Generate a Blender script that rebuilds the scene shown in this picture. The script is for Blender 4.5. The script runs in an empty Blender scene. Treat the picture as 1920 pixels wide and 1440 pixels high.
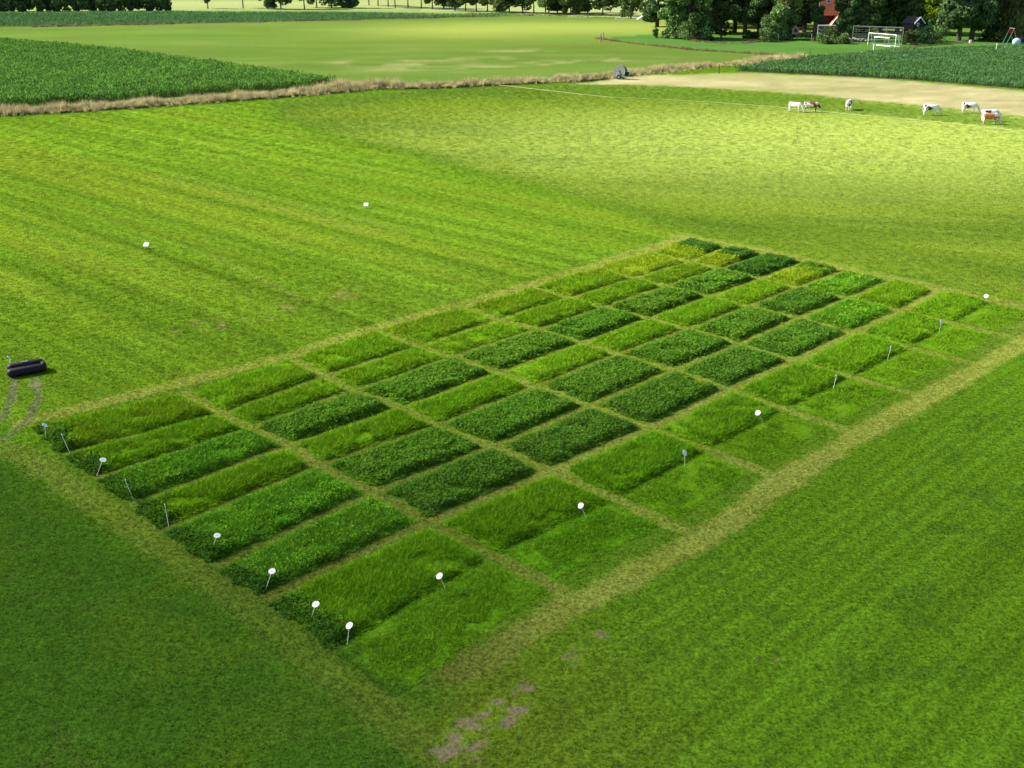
import bpy, bmesh, math, random
import numpy as np
from mathutils import Vector, Matrix, Euler

# ------------------------------------------------------------------ camera, world, sun, exposure
scene = bpy.context.scene
col = scene.collection
CAM_H = 19.0
FPX, W, H = 1996.6, 1920.0, 1440.0
PITCH = 0.381224
cam_d = bpy.data.cameras.new('camera')
cam = bpy.data.objects.new('camera', cam_d)
col.objects.link(cam)
cam.location = (0, 0, CAM_H)
cam.rotation_euler = (math.pi / 2 - PITCH, 0, 0)
cam_d.sensor_width = 36
cam_d.lens = FPX / W * 36
cam_d.clip_end = 9000
scene.camera = cam

SUN_EL = math.radians(36)
SUN_AZ = (-0.96, 0.28)                      # horizontal direction towards the sun
wd = bpy.data.worlds.new('World')
scene.world = wd
wd.use_nodes = True
nt = wd.node_tree
nt.nodes.clear()
sky = nt.nodes.new('ShaderNodeTexSky')
sky.sky_type = 'NISHITA'
sky.sun_disc = False
sky.sun_elevation = SUN_EL
sky.sun_rotation = math.atan2(SUN_AZ[0], SUN_AZ[1])
sky.dust_density = 2.0
bg = nt.nodes.new('ShaderNodeBackground')
bg.inputs['Strength'].default_value = 0.10
wo = nt.nodes.new('ShaderNodeOutputWorld')
nt.links.new(sky.outputs[0], bg.inputs[0])
nt.links.new(bg.outputs[0], wo.inputs[0])

sl = bpy.data.lights.new('sun', 'SUN')
sl.energy = 4.6
sl.angle = math.radians(0.9)
sl.color = (1.0, 0.955, 0.86)
sun = bpy.data.objects.new('sun', sl)
col.objects.link(sun)
SD = Vector((SUN_AZ[0] * math.cos(SUN_EL), SUN_AZ[1] * math.cos(SUN_EL), math.sin(SUN_EL))).normalized()
sun.rotation_euler = SD.to_track_quat('Z', 'Y').to_euler()
sun.location = (-50, 20, 60)

scene.view_settings.view_transform = 'Standard'
scene.view_settings.look = 'None'
scene.view_settings.gamma = 1
scene.view_settings.use_curve_mapping = False
scene.view_settings.exposure = 1.02
scene.cycles.transparent_max_bounces = 16
scene.cycles.max_bounces = 6
scene.cycles.volume_bounces = 0

# ------------------------------------------------------------------ helpers
rnd = random.Random(5)
R = np.random.RandomState(11)
CP, SP = math.cos(PITCH), math.sin(PITCH)


def at(px, py, z=0.0):
    """point of the place seen at a spot of the photograph, at height z"""
    x = (px - W / 2) / FPX
    y = -(py - H / 2) / FPX
    d = Vector((x, CP + y * SP, -SP + y * CP))
    t = (z - CAM_H) / d.z
    return Vector((d.x * t, d.y * t, z))


def at2(px, py):
    p = at(px, py)
    return (p.x, p.y)


def _hash(ix, iy, seed):
    n = (ix.astype(np.int64) * 374761393 + iy.astype(np.int64) * 668265263 + seed * 1442695041) & 0x7fffffff
    n = ((n ^ (n >> 13)) * 1274126177) & 0x7fffffff
    n = n ^ (n >> 16)
    return (n & 0xffff) / 65535.0


def vnoise(x, y, seed=0):
    ix = np.floor(x); iy = np.floor(y)
    fx = x - ix; fy = y - iy
    fx = fx * fx * (3 - 2 * fx); fy = fy * fy * (3 - 2 * fy)
    a = _hash(ix, iy, seed); b = _hash(ix + 1, iy, seed)
    c = _hash(ix, iy + 1, seed); d = _hash(ix + 1, iy + 1, seed)
    return (a * (1 - fx) + b * fx) * (1 - fy) + (c * (1 - fx) + d * fx) * fy


def fbm(x, y, scale, seed=0, octv=4, rot=0.0, stretch=1.0):
    """noise in 0..1; scale = metres per feature, stretched along direction rot"""
    c, s = math.cos(rot), math.sin(rot)
    u = (x * c + y * s) / (scale * stretch); v = (-x * s + y * c) / scale
    t = 0; a = .5; n = 0
    for i in range(octv):
        t = t + a * vnoise(u * 2 ** i + 17.3 * i, v * 2 ** i + 9.1 * i, seed + i)
        n += a; a *= .55
    return t / n


def segdist(x, y, pts):
    """distance to a polyline and position along it"""
    best = np.full(x.shape, 1e9)
    for (ax, ay), (bx_, by_) in zip(pts[:-1], pts[1:]):
        dx, dy = bx_ - ax, by_ - ay
        t = np.clip(((x - ax) * dx + (y - ay) * dy) / (dx * dx + dy * dy), 0, 1)
        best = np.minimum(best, np.hypot(x - ax - t * dx, y - ay - t * dy))
    return best


def inpoly(x, y, pts):
    c = np.zeros(x.shape, bool)
    n = len(pts)
    for i in range(n):
        x1, y1 = pts[i]; x2, y2 = pts[(i + 1) % n]
        if y1 == y2: continue
        m = ((y1 > y) != (y2 > y)) & (x < (x2 - x1) * (y - y1) / (y2 - y1) + x1)
        c ^= m
    return c


def sstep(a, b, x):
    t = np.clip((x - a) / (b - a), 0, 1)
    return t * t * (3 - 2 * t)


def mixc(c, new, m):
    return c * (1 - m[:, None]) + np.asarray(new)[None, :] * m[:, None]


def P(lst):
    return [at2(*q) for q in lst]


def tag(o, label=None, cat=None, group=None, kind=None):
    if label: o['label'] = label
    if cat: o['category'] = cat
    if group: o['group'] = group
    if kind: o['kind'] = kind
    return o


def empty(name, loc, rz=0.0):
    o = bpy.data.objects.new(name, None)
    o.location = loc
    o.rotation_euler = (0, 0, rz)
    o.empty_display_size = 0.3
    col.objects.link(o)
    return o


def meshobj(name, me, parent=None):
    o = bpy.data.objects.new(name, me)
    col.objects.link(o)
    if parent: o.parent = parent
    return o


def np_mesh(name, verts, faces, mat, colors=None, smooth=False, n=None):
    """fast mesh from numpy arrays; faces (F,k); colors per vertex (V,3)"""
    me = bpy.data.meshes.new(name)
    V = len(verts); F, k = faces.shape
    me.vertices.add(V); me.vertices.foreach_set('co', np.ascontiguousarray(verts, np.float32).ravel())
    me.loops.add(F * k); me.loops.foreach_set('vertex_index', np.ascontiguousarray(faces, np.int32).ravel())
    me.polygons.add(F); me.polygons.foreach_set('loop_start', np.arange(0, F * k, k, dtype=np.int32))
    if smooth: me.polygons.foreach_set('use_smooth', np.ones(F, bool))
    if colors is not None:
        a = me.color_attributes.new('col', 'FLOAT_COLOR', 'POINT')
        c = np.ones((V, 4), np.float32); c[:, :3] = colors
        a.data.foreach_set('color', c.ravel())
    me.update(calc_edges=True)
    me.materials.append(mat)
    return me


class MB:
    """collects boxes, bars, tubes into one bmesh"""
    def __init__(self): self.bm = bmesh.new()

    def box(self, c, s, rz=0, rx=0, ry=0, bev=0):
        m = Matrix.Translation(c) @ Euler((rx, ry, rz)).to_matrix().to_4x4() @ Matrix.Diagonal((s[0], s[1], s[2], 1))
        r = bmesh.ops.create_cube(self.bm, size=1, matrix=m)
        if bev:
            es = {e for v in r['verts'] for e in v.link_edges}
            bmesh.ops.bevel(self.bm, geom=list(es), offset=bev, segments=3, affect='EDGES', profile=.5)
        return self

    def bar(self, a, b, r, r2=None, seg=8):
        a = Vector(a); b = Vector(b); d = b - a
        if d.length < 1e-6: return self
        m = Matrix.Translation((a + b) / 2) @ d.to_track_quat('Z', 'Y').to_matrix().to_4x4()
        bmesh.ops.create_cone(self.bm, cap_ends=True, segments=seg, radius1=r, radius2=r if r2 is None else r2, depth=d.length, matrix=m)
        return self

    def ball(self, c, r, sub=2, s=(1, 1, 1)):
        m = Matrix.Translation(c) @ Matrix.Diagonal((s[0], s[1], s[2], 1))
        bmesh.ops.create_icosphere(self.bm, subdivisions=sub, radius=r, matrix=m)
        return self

    def poly(self, pts, thick=None, direction=(0, 0, 1)):
        vs = [self.bm.verts.new(p) for p in pts]
        f = self.bm.faces.new(vs)
        if thick:
            r = bmesh.ops.extrude_face_region(self.bm, geom=[f])
            d = Vector(direction).normalized() * thick
            for v in [g for g in r['geom'] if isinstance(g, bmesh.types.BMVert)]: v.co += d
        return self

    def build(self, name, mat, parent=None, smooth=False):
        bmesh.ops.recalc_face_normals(self.bm, faces=self.bm.faces)
        me = bpy.data.meshes.new(name)
        self.bm.to_mesh(me); self.bm.free()
        me.materials.append(mat)
        if smooth:
            me.polygons.foreach_set('use_smooth', np.ones(len(me.polygons), bool))
        return meshobj(name, me, parent)


# ------------------------------------------------------------------ materials
def newmat(name):
    m = bpy.data.materials.new(name); m.use_nodes = True
    m.node_tree.nodes.clear()
    return m, m.node_tree.nodes, m.node_tree.links


def plain(name, c, rough=.7, var=.15, scale=8, metal=0.0, spec=.3, bump=0.0):
    m, N, L = newmat(name)
    out = N.new('ShaderNodeOutputMaterial'); b = N.new('ShaderNodeBsdfPrincipled')
    tc = N.new('ShaderNodeTexCoord'); no = N.new('ShaderNodeTexNoise')
    no.inputs['Scale'].default_value = scale; no.inputs['Detail'].default_value = 5
    L.new(tc.outputs['Object'], no.inputs['Vector'])
    mr = N.new('ShaderNodeMapRange')
    mr.inputs['From Min'].default_value = .3; mr.inputs['From Max'].default_value = .7
    mr.inputs['To Min'].default_value = 1 - var; mr.inputs['To Max'].default_value = 1 + var
    L.new(no.outputs['Fac'], mr.inputs['Value'])
    vm = N.new('ShaderNodeVectorMath'); vm.operation = 'SCALE'
    vm.inputs[0].default_value = c
    L.new(mr.outputs[0], vm.inputs['Scale'])
    L.new(vm.outputs[0], b.inputs['Base Color'])
    b.inputs['Roughness'].default_value = rough; b.inputs['Metallic'].default_value = metal
    b.inputs['Specular IOR Level'].default_value = spec
    if bump:
        bp = N.new('ShaderNodeBump'); bp.inputs['Strength'].default_value = bump
        L.new(no.outputs['Fac'], bp.inputs['Height']); L.new(bp.outputs[0], b.inputs['Normal'])
    L.new(b.outputs[0], out.inputs[0])
    return m


def veg(name, source='GEOMETRY', base=None, var=.35, transl=.35, noise_scale=3.0, tint_attr=None, up=0.0):
    """leaf / blade material; colour from attribute 'col' (mesh or instancer) or fixed"""
    m, N, L = newmat(name)
    out = N.new('ShaderNodeOutputMaterial')
    if base is None:
        at_ = N.new('ShaderNodeAttribute'); at_.attribute_type = source; at_.attribute_name = 'col'
        c = at_.outputs['Color']
    else:
        rgb = N.new('ShaderNodeRGB'); rgb.outputs[0].default_value = (*base, 1); c = rgb.outputs[0]
    geo = N.new('ShaderNodeNewGeometry')
    no = N.new('ShaderNodeTexNoise'); no.inputs['Scale'].default_value = noise_scale; no.inputs['Detail'].default_value = 3
    L.new(geo.outputs['Position'], no.inputs['Vector'])
    mr = N.new('ShaderNodeMapRange')
    mr.inputs['From Min'].default_value = .3; mr.inputs['From Max'].default_value = .7
    mr.inputs['To Min'].default_value = 1 - var; mr.inputs['To Max'].default_value = 1 + var
    L.new(no.outputs['Fac'], mr.inputs['Value'])
    last = mr.outputs[0]
    if tint_attr:
        ta = N.new('ShaderNodeAttribute'); ta.attribute_name = tint_attr
        mm = N.new('ShaderNodeMath'); mm.operation = 'MULTIPLY'
        L.new(ta.outputs['Fac'], mm.inputs[0]); L.new(last, mm.inputs[1]); last = mm.outputs[0]
    vm = N.new('ShaderNodeVectorMath'); vm.operation = 'SCALE'
    L.new(c, vm.inputs[0]); L.new(last, vm.inputs['Scale'])
    d = N.new('ShaderNodeBsdfDiffuse'); t = N.new('ShaderNodeBsdfTranslucent')
    if up:                                    # blades round their shading towards the sward they make up
        sc_ = N.new('ShaderNodeVectorMath'); sc_.operation = 'SCALE'; sc_.inputs['Scale'].default_value = 1 - up
        L.new(geo.outputs['Normal'], sc_.inputs[0])
        ad = N.new('ShaderNodeVectorMath'); ad.operation = 'ADD'; ad.inputs[1].default_value = (0, 0, up)
        L.new(sc_.outputs[0], ad.inputs[0])
        nn = N.new('ShaderNodeVectorMath'); nn.operation = 'NORMALIZE'; L.new(ad.outputs[0], nn.inputs[0])
        L.new(nn.outputs[0], d.inputs['Normal'])
    L.new(vm.outputs[0], d.inputs['Color']); L.new(vm.outputs[0], t.inputs['Color'])
    mx = N.new('ShaderNodeMixShader'); mx.inputs[0].default_value = transl
    L.new(d.outputs[0], mx.inputs[1]); L.new(t.outputs[0], mx.inputs[2])
    L.new(mx.outputs[0], out.inputs[0])
    return m


def ground_mat():
    m, N, L = newmat('field_ground')
    out = N.new('ShaderNodeOutputMaterial'); b = N.new('ShaderNodeBsdfDiffuse')
    at_ = N.new('ShaderNodeAttribute'); at_.attribute_name = 'col'
    geo = N.new('ShaderNodeNewGeometry')
    last = None
    for sc, amp in ((8.0, .45), (0.9, .07), (30.0, .30)):
        no = N.new('ShaderNodeTexNoise'); no.inputs['Scale'].default_value = sc
        no.inputs['Detail'].default_value = 4; no.inputs['Roughness'].default_value = .65
        L.new(geo.outputs['Position'], no.inputs['Vector'])
        mr = N.new('ShaderNodeMapRange')
        mr.inputs['From Min'].default_value = .3; mr.inputs['From Max'].default_value = .7
        mr.inputs['To Min'].default_value = 1 - amp; mr.inputs['To Max'].default_value = 1 + amp
        L.new(no.outputs['Fac'], mr.inputs['Value'])
        if last is None:
            last = mr.outputs[0]; hn = no
        else:
            mm = N.new('ShaderNodeMath'); mm.operation = 'MULTIPLY'
            L.new(last, mm.inputs[0]); L.new(mr.outputs[0], mm.inputs[1]); last = mm.outputs[0]
    vm = N.new('ShaderNodeVectorMath'); vm.operation = 'SCALE'
    L.new(at_.outputs['Color'], vm.inputs[0]); L.new(last, vm.inputs['Scale'])
    L.new(vm.outputs[0], b.inputs['Color'])
    bp = N.new('ShaderNodeBump'); bp.inputs['Strength'].default_value = .9; bp.inputs['Distance'].default_value = .06
    L.new(hn.outputs['Fac'], bp.inputs['Height']); L.new(bp.outputs[0], b.inputs['Normal'])
    L.new(b.outputs[0], out.inputs[0])
    return m


M_GROUND = ground_mat()
M_TUFT = veg('short_grass', 'INSTANCER', var=.36, transl=.12, noise_scale=8, up=.68)
M_TUFT2 = veg('meadow_grass', 'INSTANCER', var=.22, transl=.1, noise_scale=5, up=.86)
M_PLOT = veg('plot_plants', 'GEOMETRY', var=.26, transl=.2, noise_scale=7, up=.68)
M_CROP = veg('crop_leaf', 'INSTANCER', var=.3, transl=.25, noise_scale=.8, up=.35)
M_DRY = veg('dry_grass', 'INSTANCER', var=.3, transl=.25, noise_scale=1.2, up=.75)

# ------------------------------------------------------------------ the trial grid, measured on the ground
GRID = {
 (0,0):(75,797),(0,1):(133,850),(0,2):(195,893),(0,3):(260,943),(0,4):(322,987),(0,5):(412,1058),(0,6):(513,1117),(0,7):(800,1330),
 (1,0):(347,737),(1,1):(415,776),(1,2):(468,802),(1,3):(543,835),(1,4):(600,875),(1,5):(698,923),(1,6):(804,981),(1,7):(1070,1118),
 (2,0):(545,672),(2,1):(610,706),(2,2):(666,732),(2,3):(752,765),(2,4):(819,798),(2,5):(925,838),(2,6):(1032,884),(2,7):(1300,1000),
 (3,0):(705,619),(3,1):(786,650),(3,2):(848,670),(3,3):(935,699.5),(3,4):(1004.6,725),(3,5):(1105,761),(3,6):(1222,803),(3,7):(1455,893),
 (4,0):(870,577),(4,1):(937,599),(4,2):(1008,619),(4,3):(1091,643),(4,4):(1160,664),(4,5):(1262,694),(4,6):(1367,731),(4,7):(1600,812),
 (5,0):(995,539),(5,1):(1070,559),(5,2):(1130,577),(5,3):(1215,597),(5,4):(1292,617),(5,5):(1385,645),(5,6):(1490,678),(5,7):(1721,741),
 (6,0):(1114,502),(6,1):(1190,522),(6,2):(1248,537),(6,3):(1330,557),(6,4):(1402,575),(6,5):(1496,597),(6,6):(1600,624),(6,7):(1832,684),
 (7,0):(1220,474),(7,1):(1292,491),(7,2):(1350,505),(7,3):(1425,523),(7,4):(1495,539),(7,5):(1588,560),(7,6):(1687,583),(7,7):(1903,633),
 (8,0):(1290,447),(8,1):(1365,464),(8,2):(1437,477),(8,3):(1510,491),(8,4):(1585,508),(8,5):(1672,526),(8,6):(1760,545),(8,7):(1975,590)}
GW = {k: np.array(at2(*v)) for k, v in GRID.items()}
A_DIR = math.radians(90) - 0.78966           # heading of the long rows

paths = []   # (polyline, half width, strength)
for j in range(1, 6): paths.append(([tuple(GW[(k, j)]) for k in range(0, 9)], .28, .5))
paths.append(([tuple(GW[(k, 6)]) for k in range(0, 9)], .42, .75))
for k in range(1, 8): paths.append(([tuple(GW[(k, j)]) for j in range(0, 8)], .32, .62))
paths.append((P([(-120, 790), (60, 862), (180, 945), (330, 1045), (450, 1125), (560, 1215), (680, 1305), (780, 1385), (880, 1460)]), .62, .36))
paths.append((P([(860, 1265), (1000, 1175), (1090, 1128), (1310, 1016), (1460, 907), (1600, 823), (1740, 746), (1920, 642), (2100, 540)]), .62, .85))
paths.append((P([(40, 793), (300, 727), (545, 668), (705, 614), (870, 571), (1121, 496), (1290, 443)]), .6, .8))
paths.append((P([(1270, 441), (1437, 471), (1600, 507), (1760, 540), (1920, 574), (2100, 610)]), .8, .7))
TRIAL = P([(55, 790), (545, 664), (870, 568), (1290, 440), (1437, 470), (1760, 538), (2000, 585), (1905, 650), (1600, 830), (1310, 1025), (1090, 1135), (880, 1260), (800, 1345), (480, 1140), (250, 980), (120, 870)])

DITCH = P([(-400, 250), (-60, 221), (0, 213), (150, 205), (330, 193), (500, 181), (640, 170), (700, 163), (820, 162), (900, 158), (1000, 153), (1100, 149), (1180, 139), (1300, 127), (1400, 117), (1500, 107)])
LEFT_FIELD = P([(-900, 330), (-60, 226), (500, 190), (520, 228), (1000, 352), (1290, 440), (870, 568), (545, 664), (55, 790), (-900, 900)])
BEYOND = P([(-2500, 430), (-400, 247), (0, 208), (500, 176), (1000, 149), (1180, 136), (1500, 106), (1640, 97), (3500, 60), (3500, -30), (-2500, -30)])
STUBBLE = P([(1085, 157), (1180, 143), (1390, 136), (1640, 147), (1920, 170), (3200, 290), (3200, 420), (1920, 218), (1500, 176), (1250, 161)])
LAWN = P([(1125, 72), (1250, 62), (1560, 66), (1960, 66), (2600, 90), (1920, 88), (1640, 95), (1500, 105), (1300, 94)])
MAIZE_L = P([(-1600, 60), (-200, 66), (0, 80), (200, 98), (400, 125), (560, 148), (630, 159), (480, 172), (300, 184), (0, 203), (-400, 235), (-1600, 400)])
MAIZE_R = P([(1375, 133), (1440, 122), (1540, 109), (1640, 100), (1760, 95), (1920, 89), (2600, 94), (2600, 250), (1920, 167), (1700, 149), (1500, 139)])
FARCROP = P([(-900, 25), (0, 26), (300, 24), (700, 26), (860, 29), (960, 27), (930, 31), (700, 37), (400, 43), (100, 50), (-60, 52), (-900, 62)])
FAR_EDGE = P([(-2500, 34), (0, 20), (300, 20), (640, 15), (860, 21), (1000, 27), (1180, 35), (1250, 40), (1500, 40), (1920, 40), (3500, 60), (3500, -34), (-2500, -34)])
SOIL = [((925, 1322), .42), ((905, 1345), .42), ((880, 1362), .5), ((858, 1385), .45), ((963, 1333), .38), ((955, 1350), .3), ((1075, 1232), .33), ((986, 1293), .3), ((1120, 1190), .26), ((835, 1410), .4), ((890, 1405), .35), ((1443, 1232), .12), ((28, 722), .25), ((67, 722), .3)]
SOILW = [(at2(*p), r) for p, r in SOIL]
TRACKS = [P([(27, 712), (24, 745), (5, 785), (-60, 830)]), P([(66, 712), (72, 745), (52, 790), (10, 822), (-50, 850)])]


def field_colour(x, y):
    """albedo of the sward at world points: species, dryness and wear, with some sun and cloud shade painted in"""
    n = len(x)
    d = np.hypot(x, y)
    rb = math.atan2(*(np.array(at2(700, 433)) - np.array(at2(273, 328)))[::-1])       # direction of the drill rows in the left field
    ra = A_DIR
    big = fbm(x, y, 14, 3, 4); mid = fbm(x, y, 3.0, 7, 4); fine = fbm(x, y, .8, 9, 3)
    c = np.tile(np.array([[.098, .205, .010]]), (n, 1))
    # right foreground: mown in strips along the rows
    st = fbm(x, y, 1.3, 21, 3, ra, 22)
    vr = -x * math.sin(ra) + y * math.cos(ra) + .5 * fbm(x, y, 6, 24, 2)
    vl = -x * math.sin(rb) + y * math.cos(rb) + .8 * fbm(x, y, 12, 25, 2)
    c = c * (1 + .07 * np.sin(vr * 2 * math.pi / 2.3) + .09 * np.sin(vr * 2 * math.pi / .62) * (1 - sstep(45, 70, d)))[:, None]
    c = c * (.72 + .20 * st + .40 * fbm(x, y, .42, 22, 3, ra, 45) + .10 * (mid - .5))[:, None]
    c = mixc(c, (.145, .232, .012), sstep(.45, .8, fbm(x, y, 9, 31, 3, ra, 2.5)) * .5)
    c = mixc(c, (.055, .130, .012), sstep(.60, .72, fbm(x, y, 1.4, 33, 4)) * .45)
    # olive, worn margin near the front corner
    q = at2(1000, 1320); rr = np.hypot(x - q[0], y - q[1])
    c = mixc(c, (.115, .140, .014), (1 - sstep(1.5, 7.0, rr)) * (.25 + .4 * mid))
    # left foreground: clover-rich sward, part of its cloud shade put into the colour
    fl = P([(-600, 780), (0, 830), (60, 880), (300, 1040), (450, 1140), (620, 1270), (760, 1400), (860, 1500), (860, 2300), (-600, 2300)])
    dl = segdist(x, y, fl + [fl[0]]); il = inpoly(x, y, fl)
    m = sstep(-1.6, 1.4, np.where(il, dl, -dl) + (mid - .5) * 2.2)
    clov = np.tile(np.array([[.052, .128, .010]]), (n, 1)) * (.80 + .35 * fbm(x, y, .5, 41, 3))[:, None]
    clov = mixc(clov, (.072, .138, .010), sstep(.48, .75, fbm(x, y, 2.4, 43, 4)) * .75)
    clov = mixc(clov, (.100, .115, .022), sstep(.66, .80, fbm(x, y, 1.5, 47, 4)) * .35)
    c = c * (1 - m[:, None]) + clov * m[:, None]
    # left field
    il = inpoly(x, y, LEFT_FIELD); dl = segdist(x, y, LEFT_FIELD + [LEFT_FIELD[0]])
    m = sstep(-1.0, 1.5, np.where(il, dl, -dl))
    s1 = fbm(x, y, 1.6, 51, 3, rb, 40); s2 = fbm(x, y, 9, 53, 3, rb, 4)
    lf = np.tile(np.array([[.118, .214, .013]]), (n, 1)) * (.30 + .50 * s1 + .34 * s2 + .66 * fbm(x, y, .55, 52, 3, rb, 90))[:, None]
    lf = lf * (1 + .10 * np.sin(vl * 2 * math.pi / 2.9) + .07 * np.sin(vl * 2 * math.pi / .97))[:, None]
    lf = mixc(lf, (.175, .250, .018), sstep(.5, .75, fbm(x, y, 2.2, 57, 2, rb, 60)) * .7 * sstep(45, 80, d))
    nearl = 1 - sstep(50, 80, d)
    lf = mixc(lf, (.088, .168, .008), nearl * sstep(.35, .7, fbm(x, y, 8, 58, 3)) * .45)
    lf = mixc(lf, (.135, .190, .010), nearl * sstep(.52, .8, fbm(x, y, 8, 59, 3)) * .4)
    for pl, w_ in ((P([(273, 328), (500, 385), (700, 437)]), .30), (P([(328, 328), (560, 385), (760, 433)]), .28),
                   (P([(400, 480), (560, 560)]), .2)):
        lf = mixc(lf, (.22, .24, .05), np.exp(-(segdist(x, y, pl) / w_) ** 2) * .45)
    lf = mixc(lf, (.22, .19, .055), np.exp(-(segdist(x, y, P([(310, 627), (420, 605), (560, 572), (700, 540)])) / 1.0) ** 2) * sstep(.5, .75, fine) * .7)
    c = c * (1 - m[:, None]) + lf * m[:, None]
    # right far pasture, paler and stemmier
    rp = P([(500, 190), (520, 226), (1000, 350), (1290, 438), (1437, 466), (1760, 533), (2100, 600), (3500, 900), (3500, 330), (1920, 218), (1500, 176), (1250, 161), (1085, 157), (900, 162)])
    ip = inpoly(x, y, rp); dp = segdist(x, y, rp + [rp[0]])
    m = sstep(-1.2, 1.8, np.where(ip, dp, -dp) + (mid - .5))
    pf = np.tile(np.array([[.138, .215, .017]]), (n, 1)) * (.70 + .20 * fbm(x, y, 1.2, 61, 4, rb * .4, 14) + .42 * fbm(x, y, 16, 63, 3, rb * .4, 3))[:, None]
    pf = mixc(pf, (.080, .150, .014), sstep(.45, .7, fbm(x, y, 9, 65, 4, rb * .3, 3.5)) * .65)
    pf = mixc(pf, (.20, .27, .035), sstep(.50, .8, fbm(x, y, .8, 67, 4, rb * .4, 12)) * .5)
    q = at2(1760, 262); rr = np.hypot((x - q[0]) * .55, y - q[1])
    pf = mixc(pf, (.47, .58, .12), (1 - sstep(4, 46, rr)) * .60)  # sunlit zone of the pasture, painted as paler grass
    dk = segdist(x, y, P([(420, 205), (700, 272), (1000, 347), (1200, 398), (1450, 437), (1700, 485), (2000, 520)]))
    pf = mixc(pf, (.080, .150, .012), np.exp(-(dk / 2.6) ** 2) * (.05 + .85 * fbm(x, y, 3, 68, 3, rb, 3)))
    dk = segdist(x, y, P([(420, 212), (700, 183), (900, 168), (1100, 166)]))
    pf = mixc(pf, (.070, .140, .016), np.exp(-(dk / 7.0) ** 2) * .6)
    bl = P([(1050, 157), (1250, 163), (1500, 180), (1920, 224), (2500, 300), (2500, 330), (1920, 242), (1460, 200), (1150, 182), (960, 162)])
    pf = mixc(pf, (.105, .195, .020), inpoly(x, y, bl) * (.4 + .6 * fbm(x, y, 2.5, 69, 3)))
    c = c * (1 - m[:, None]) + pf * m[:, None]
    # mown alleys of the trial: straw and yellowed stubble of grass
    it = inpoly(x, y, TRIAL); dt = segdist(x, y, TRIAL + [TRIAL[0]])
    m = sstep(-.4, .5, np.where(it, dt, -dt) + (mid - .5) * .8)
    al = np.tile(np.array([[.092, .168, .012]]), (n, 1)) * (.75 + .5 * fine)[:, None]
    al = mixc(al, (.165, .225, .028), sstep(48, 75, d) * .8)
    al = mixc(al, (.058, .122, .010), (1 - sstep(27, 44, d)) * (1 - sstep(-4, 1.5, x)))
    al = mixc(al, (.092, .190, .010), sstep(-4, 1.5, x) * (1 - sstep(40, 60, d)) * .8)
    c = c * (1 - (m * .85)[:, None]) + al * (m * .85)[:, None]
    pm = np.zeros(n)
    for pl, hw, s in paths:
        dd = segdist(x, y, pl)
        pm = np.maximum(pm, s * (1 - sstep(hw * .55, hw * 1.35, dd + (fine - .5) * .5)))
    straw = np.tile(np.array([[.262, .300, .050]]), (n, 1)) * (.78 + .38 * fbm(x, y, .16, 71, 3))[:, None]
    straw = mixc(straw, (.19, .235, .026), sstep(.45, .7, fbm(x, y, 2.5, 73, 4)) * .65)
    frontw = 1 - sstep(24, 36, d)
    straw = mixc(straw, (.098, .118, .018), (1 - sstep(27, 44, d)) * (1 - sstep(-2.5, 3.5, x)) * .85)  # heavier cloud shade over the front-left path, put into the straw colour
    c = c * (1 - pm[:, None]) + straw * pm[:, None]
    # wear, soil, tracks
    sm = np.zeros(n)
    for (sx, sy), r_ in SOILW:
        dd = np.hypot((x - sx), (y - sy))
        sm = np.maximum(sm, 1 - sstep(r_ * .35, r_ * .95, dd + (fbm(x, y, .30, 81, 4) - .5) * 1.1))
    c = mixc(c, (.205, .145, .098), np.clip(sm, 0, 1) * (.55 + .4 * fbm(x, y, .12, 83, 3)))
    for t_ in TRACKS:
        dd = segdist(x, y, t_)
        c = mixc(c, (.145, .155, .075), (1 - sstep(.08, .30, dd + (fine - .5) * .2)) * .75)
    # beyond the ditch: far mown meadow
    ib = inpoly(x, y, BEYOND)
    bf = np.tile(np.array([[.116, .190, .032]]), (n, 1)) * (.60 + .45 * fbm(x, y, 10, 91, 4, .12, 5) + .28 * fbm(x, y, 2.5, 93, 3, .12, 12))[:, None]
    bf = mixc(bf, (.22, .25, .075), sstep(.52, .72, fbm(x, y, 4, 95, 4, .1, 10)) * .55 * (1 - sstep(215, 300, y)))
    bf = mixc(bf, (.100, .160, .024), sstep(.45, .70, fbm(x, y, 12, 97, 3, .1, 6)) * .5)
    q = P([(880, 56), (1000, 52), (1300, 52)]); dk = np.minimum(segdist(x, y, q), 1e3)
    bf = mixc(bf, (.34, .39, .08), np.exp(-(dk / 34) ** 2) * .62)  # sunlit stretch of the far meadow, brightness put into the colour
    q = P([(650, 82), (1000, 82), (1120, 82)]); dk = segdist(x, y, q)
    bf = mixc(bf, (.115, .165, .022), np.exp(-(dk / 16) ** 2) * .5)  # cloud-shaded band in front of it, painted darker
    for a_, w_ in ((((650, 117), (800, 113), (930, 109)), 2.2), (((680, 131), (790, 129)), 1.6), (((930, 97), (1010, 94)), 1.8), (((1010, 118), (1150, 112), (1240, 110)), 2.0), (((660, 124), (900, 119)), 1.4), (((870, 127), (1010, 121)), 1.4)):
        dk = segdist(x, y, P(a_))
        bf = mixc(bf, (.27, .28, .10), np.exp(-(dk / (w_ * 1.6)) ** 2) * sstep(.35, .65, fbm(x, y, 1.2, 99, 3, .1, 6)) * .8)
    c = np.where(ib[:, None], bf, c)
    ie = inpoly(x, y, FAR_EDGE)
    fe = np.tile(np.array([[.30, .35, .13]]), (n, 1)) * (.7 + .5 * fbm(x, y, 20, 101, 3, 0, 6))[:, None]
    c = np.where(ie[:, None], fe, c)
    dk = segdist(x, y, P([(0, 20), (300, 20), (640, 17), (860, 25)]))
    c = mixc(c, (.26, .34, .12), np.exp(-(dk / 14) ** 2) * .8)
    il = inpoly(x, y, LAWN)
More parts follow.
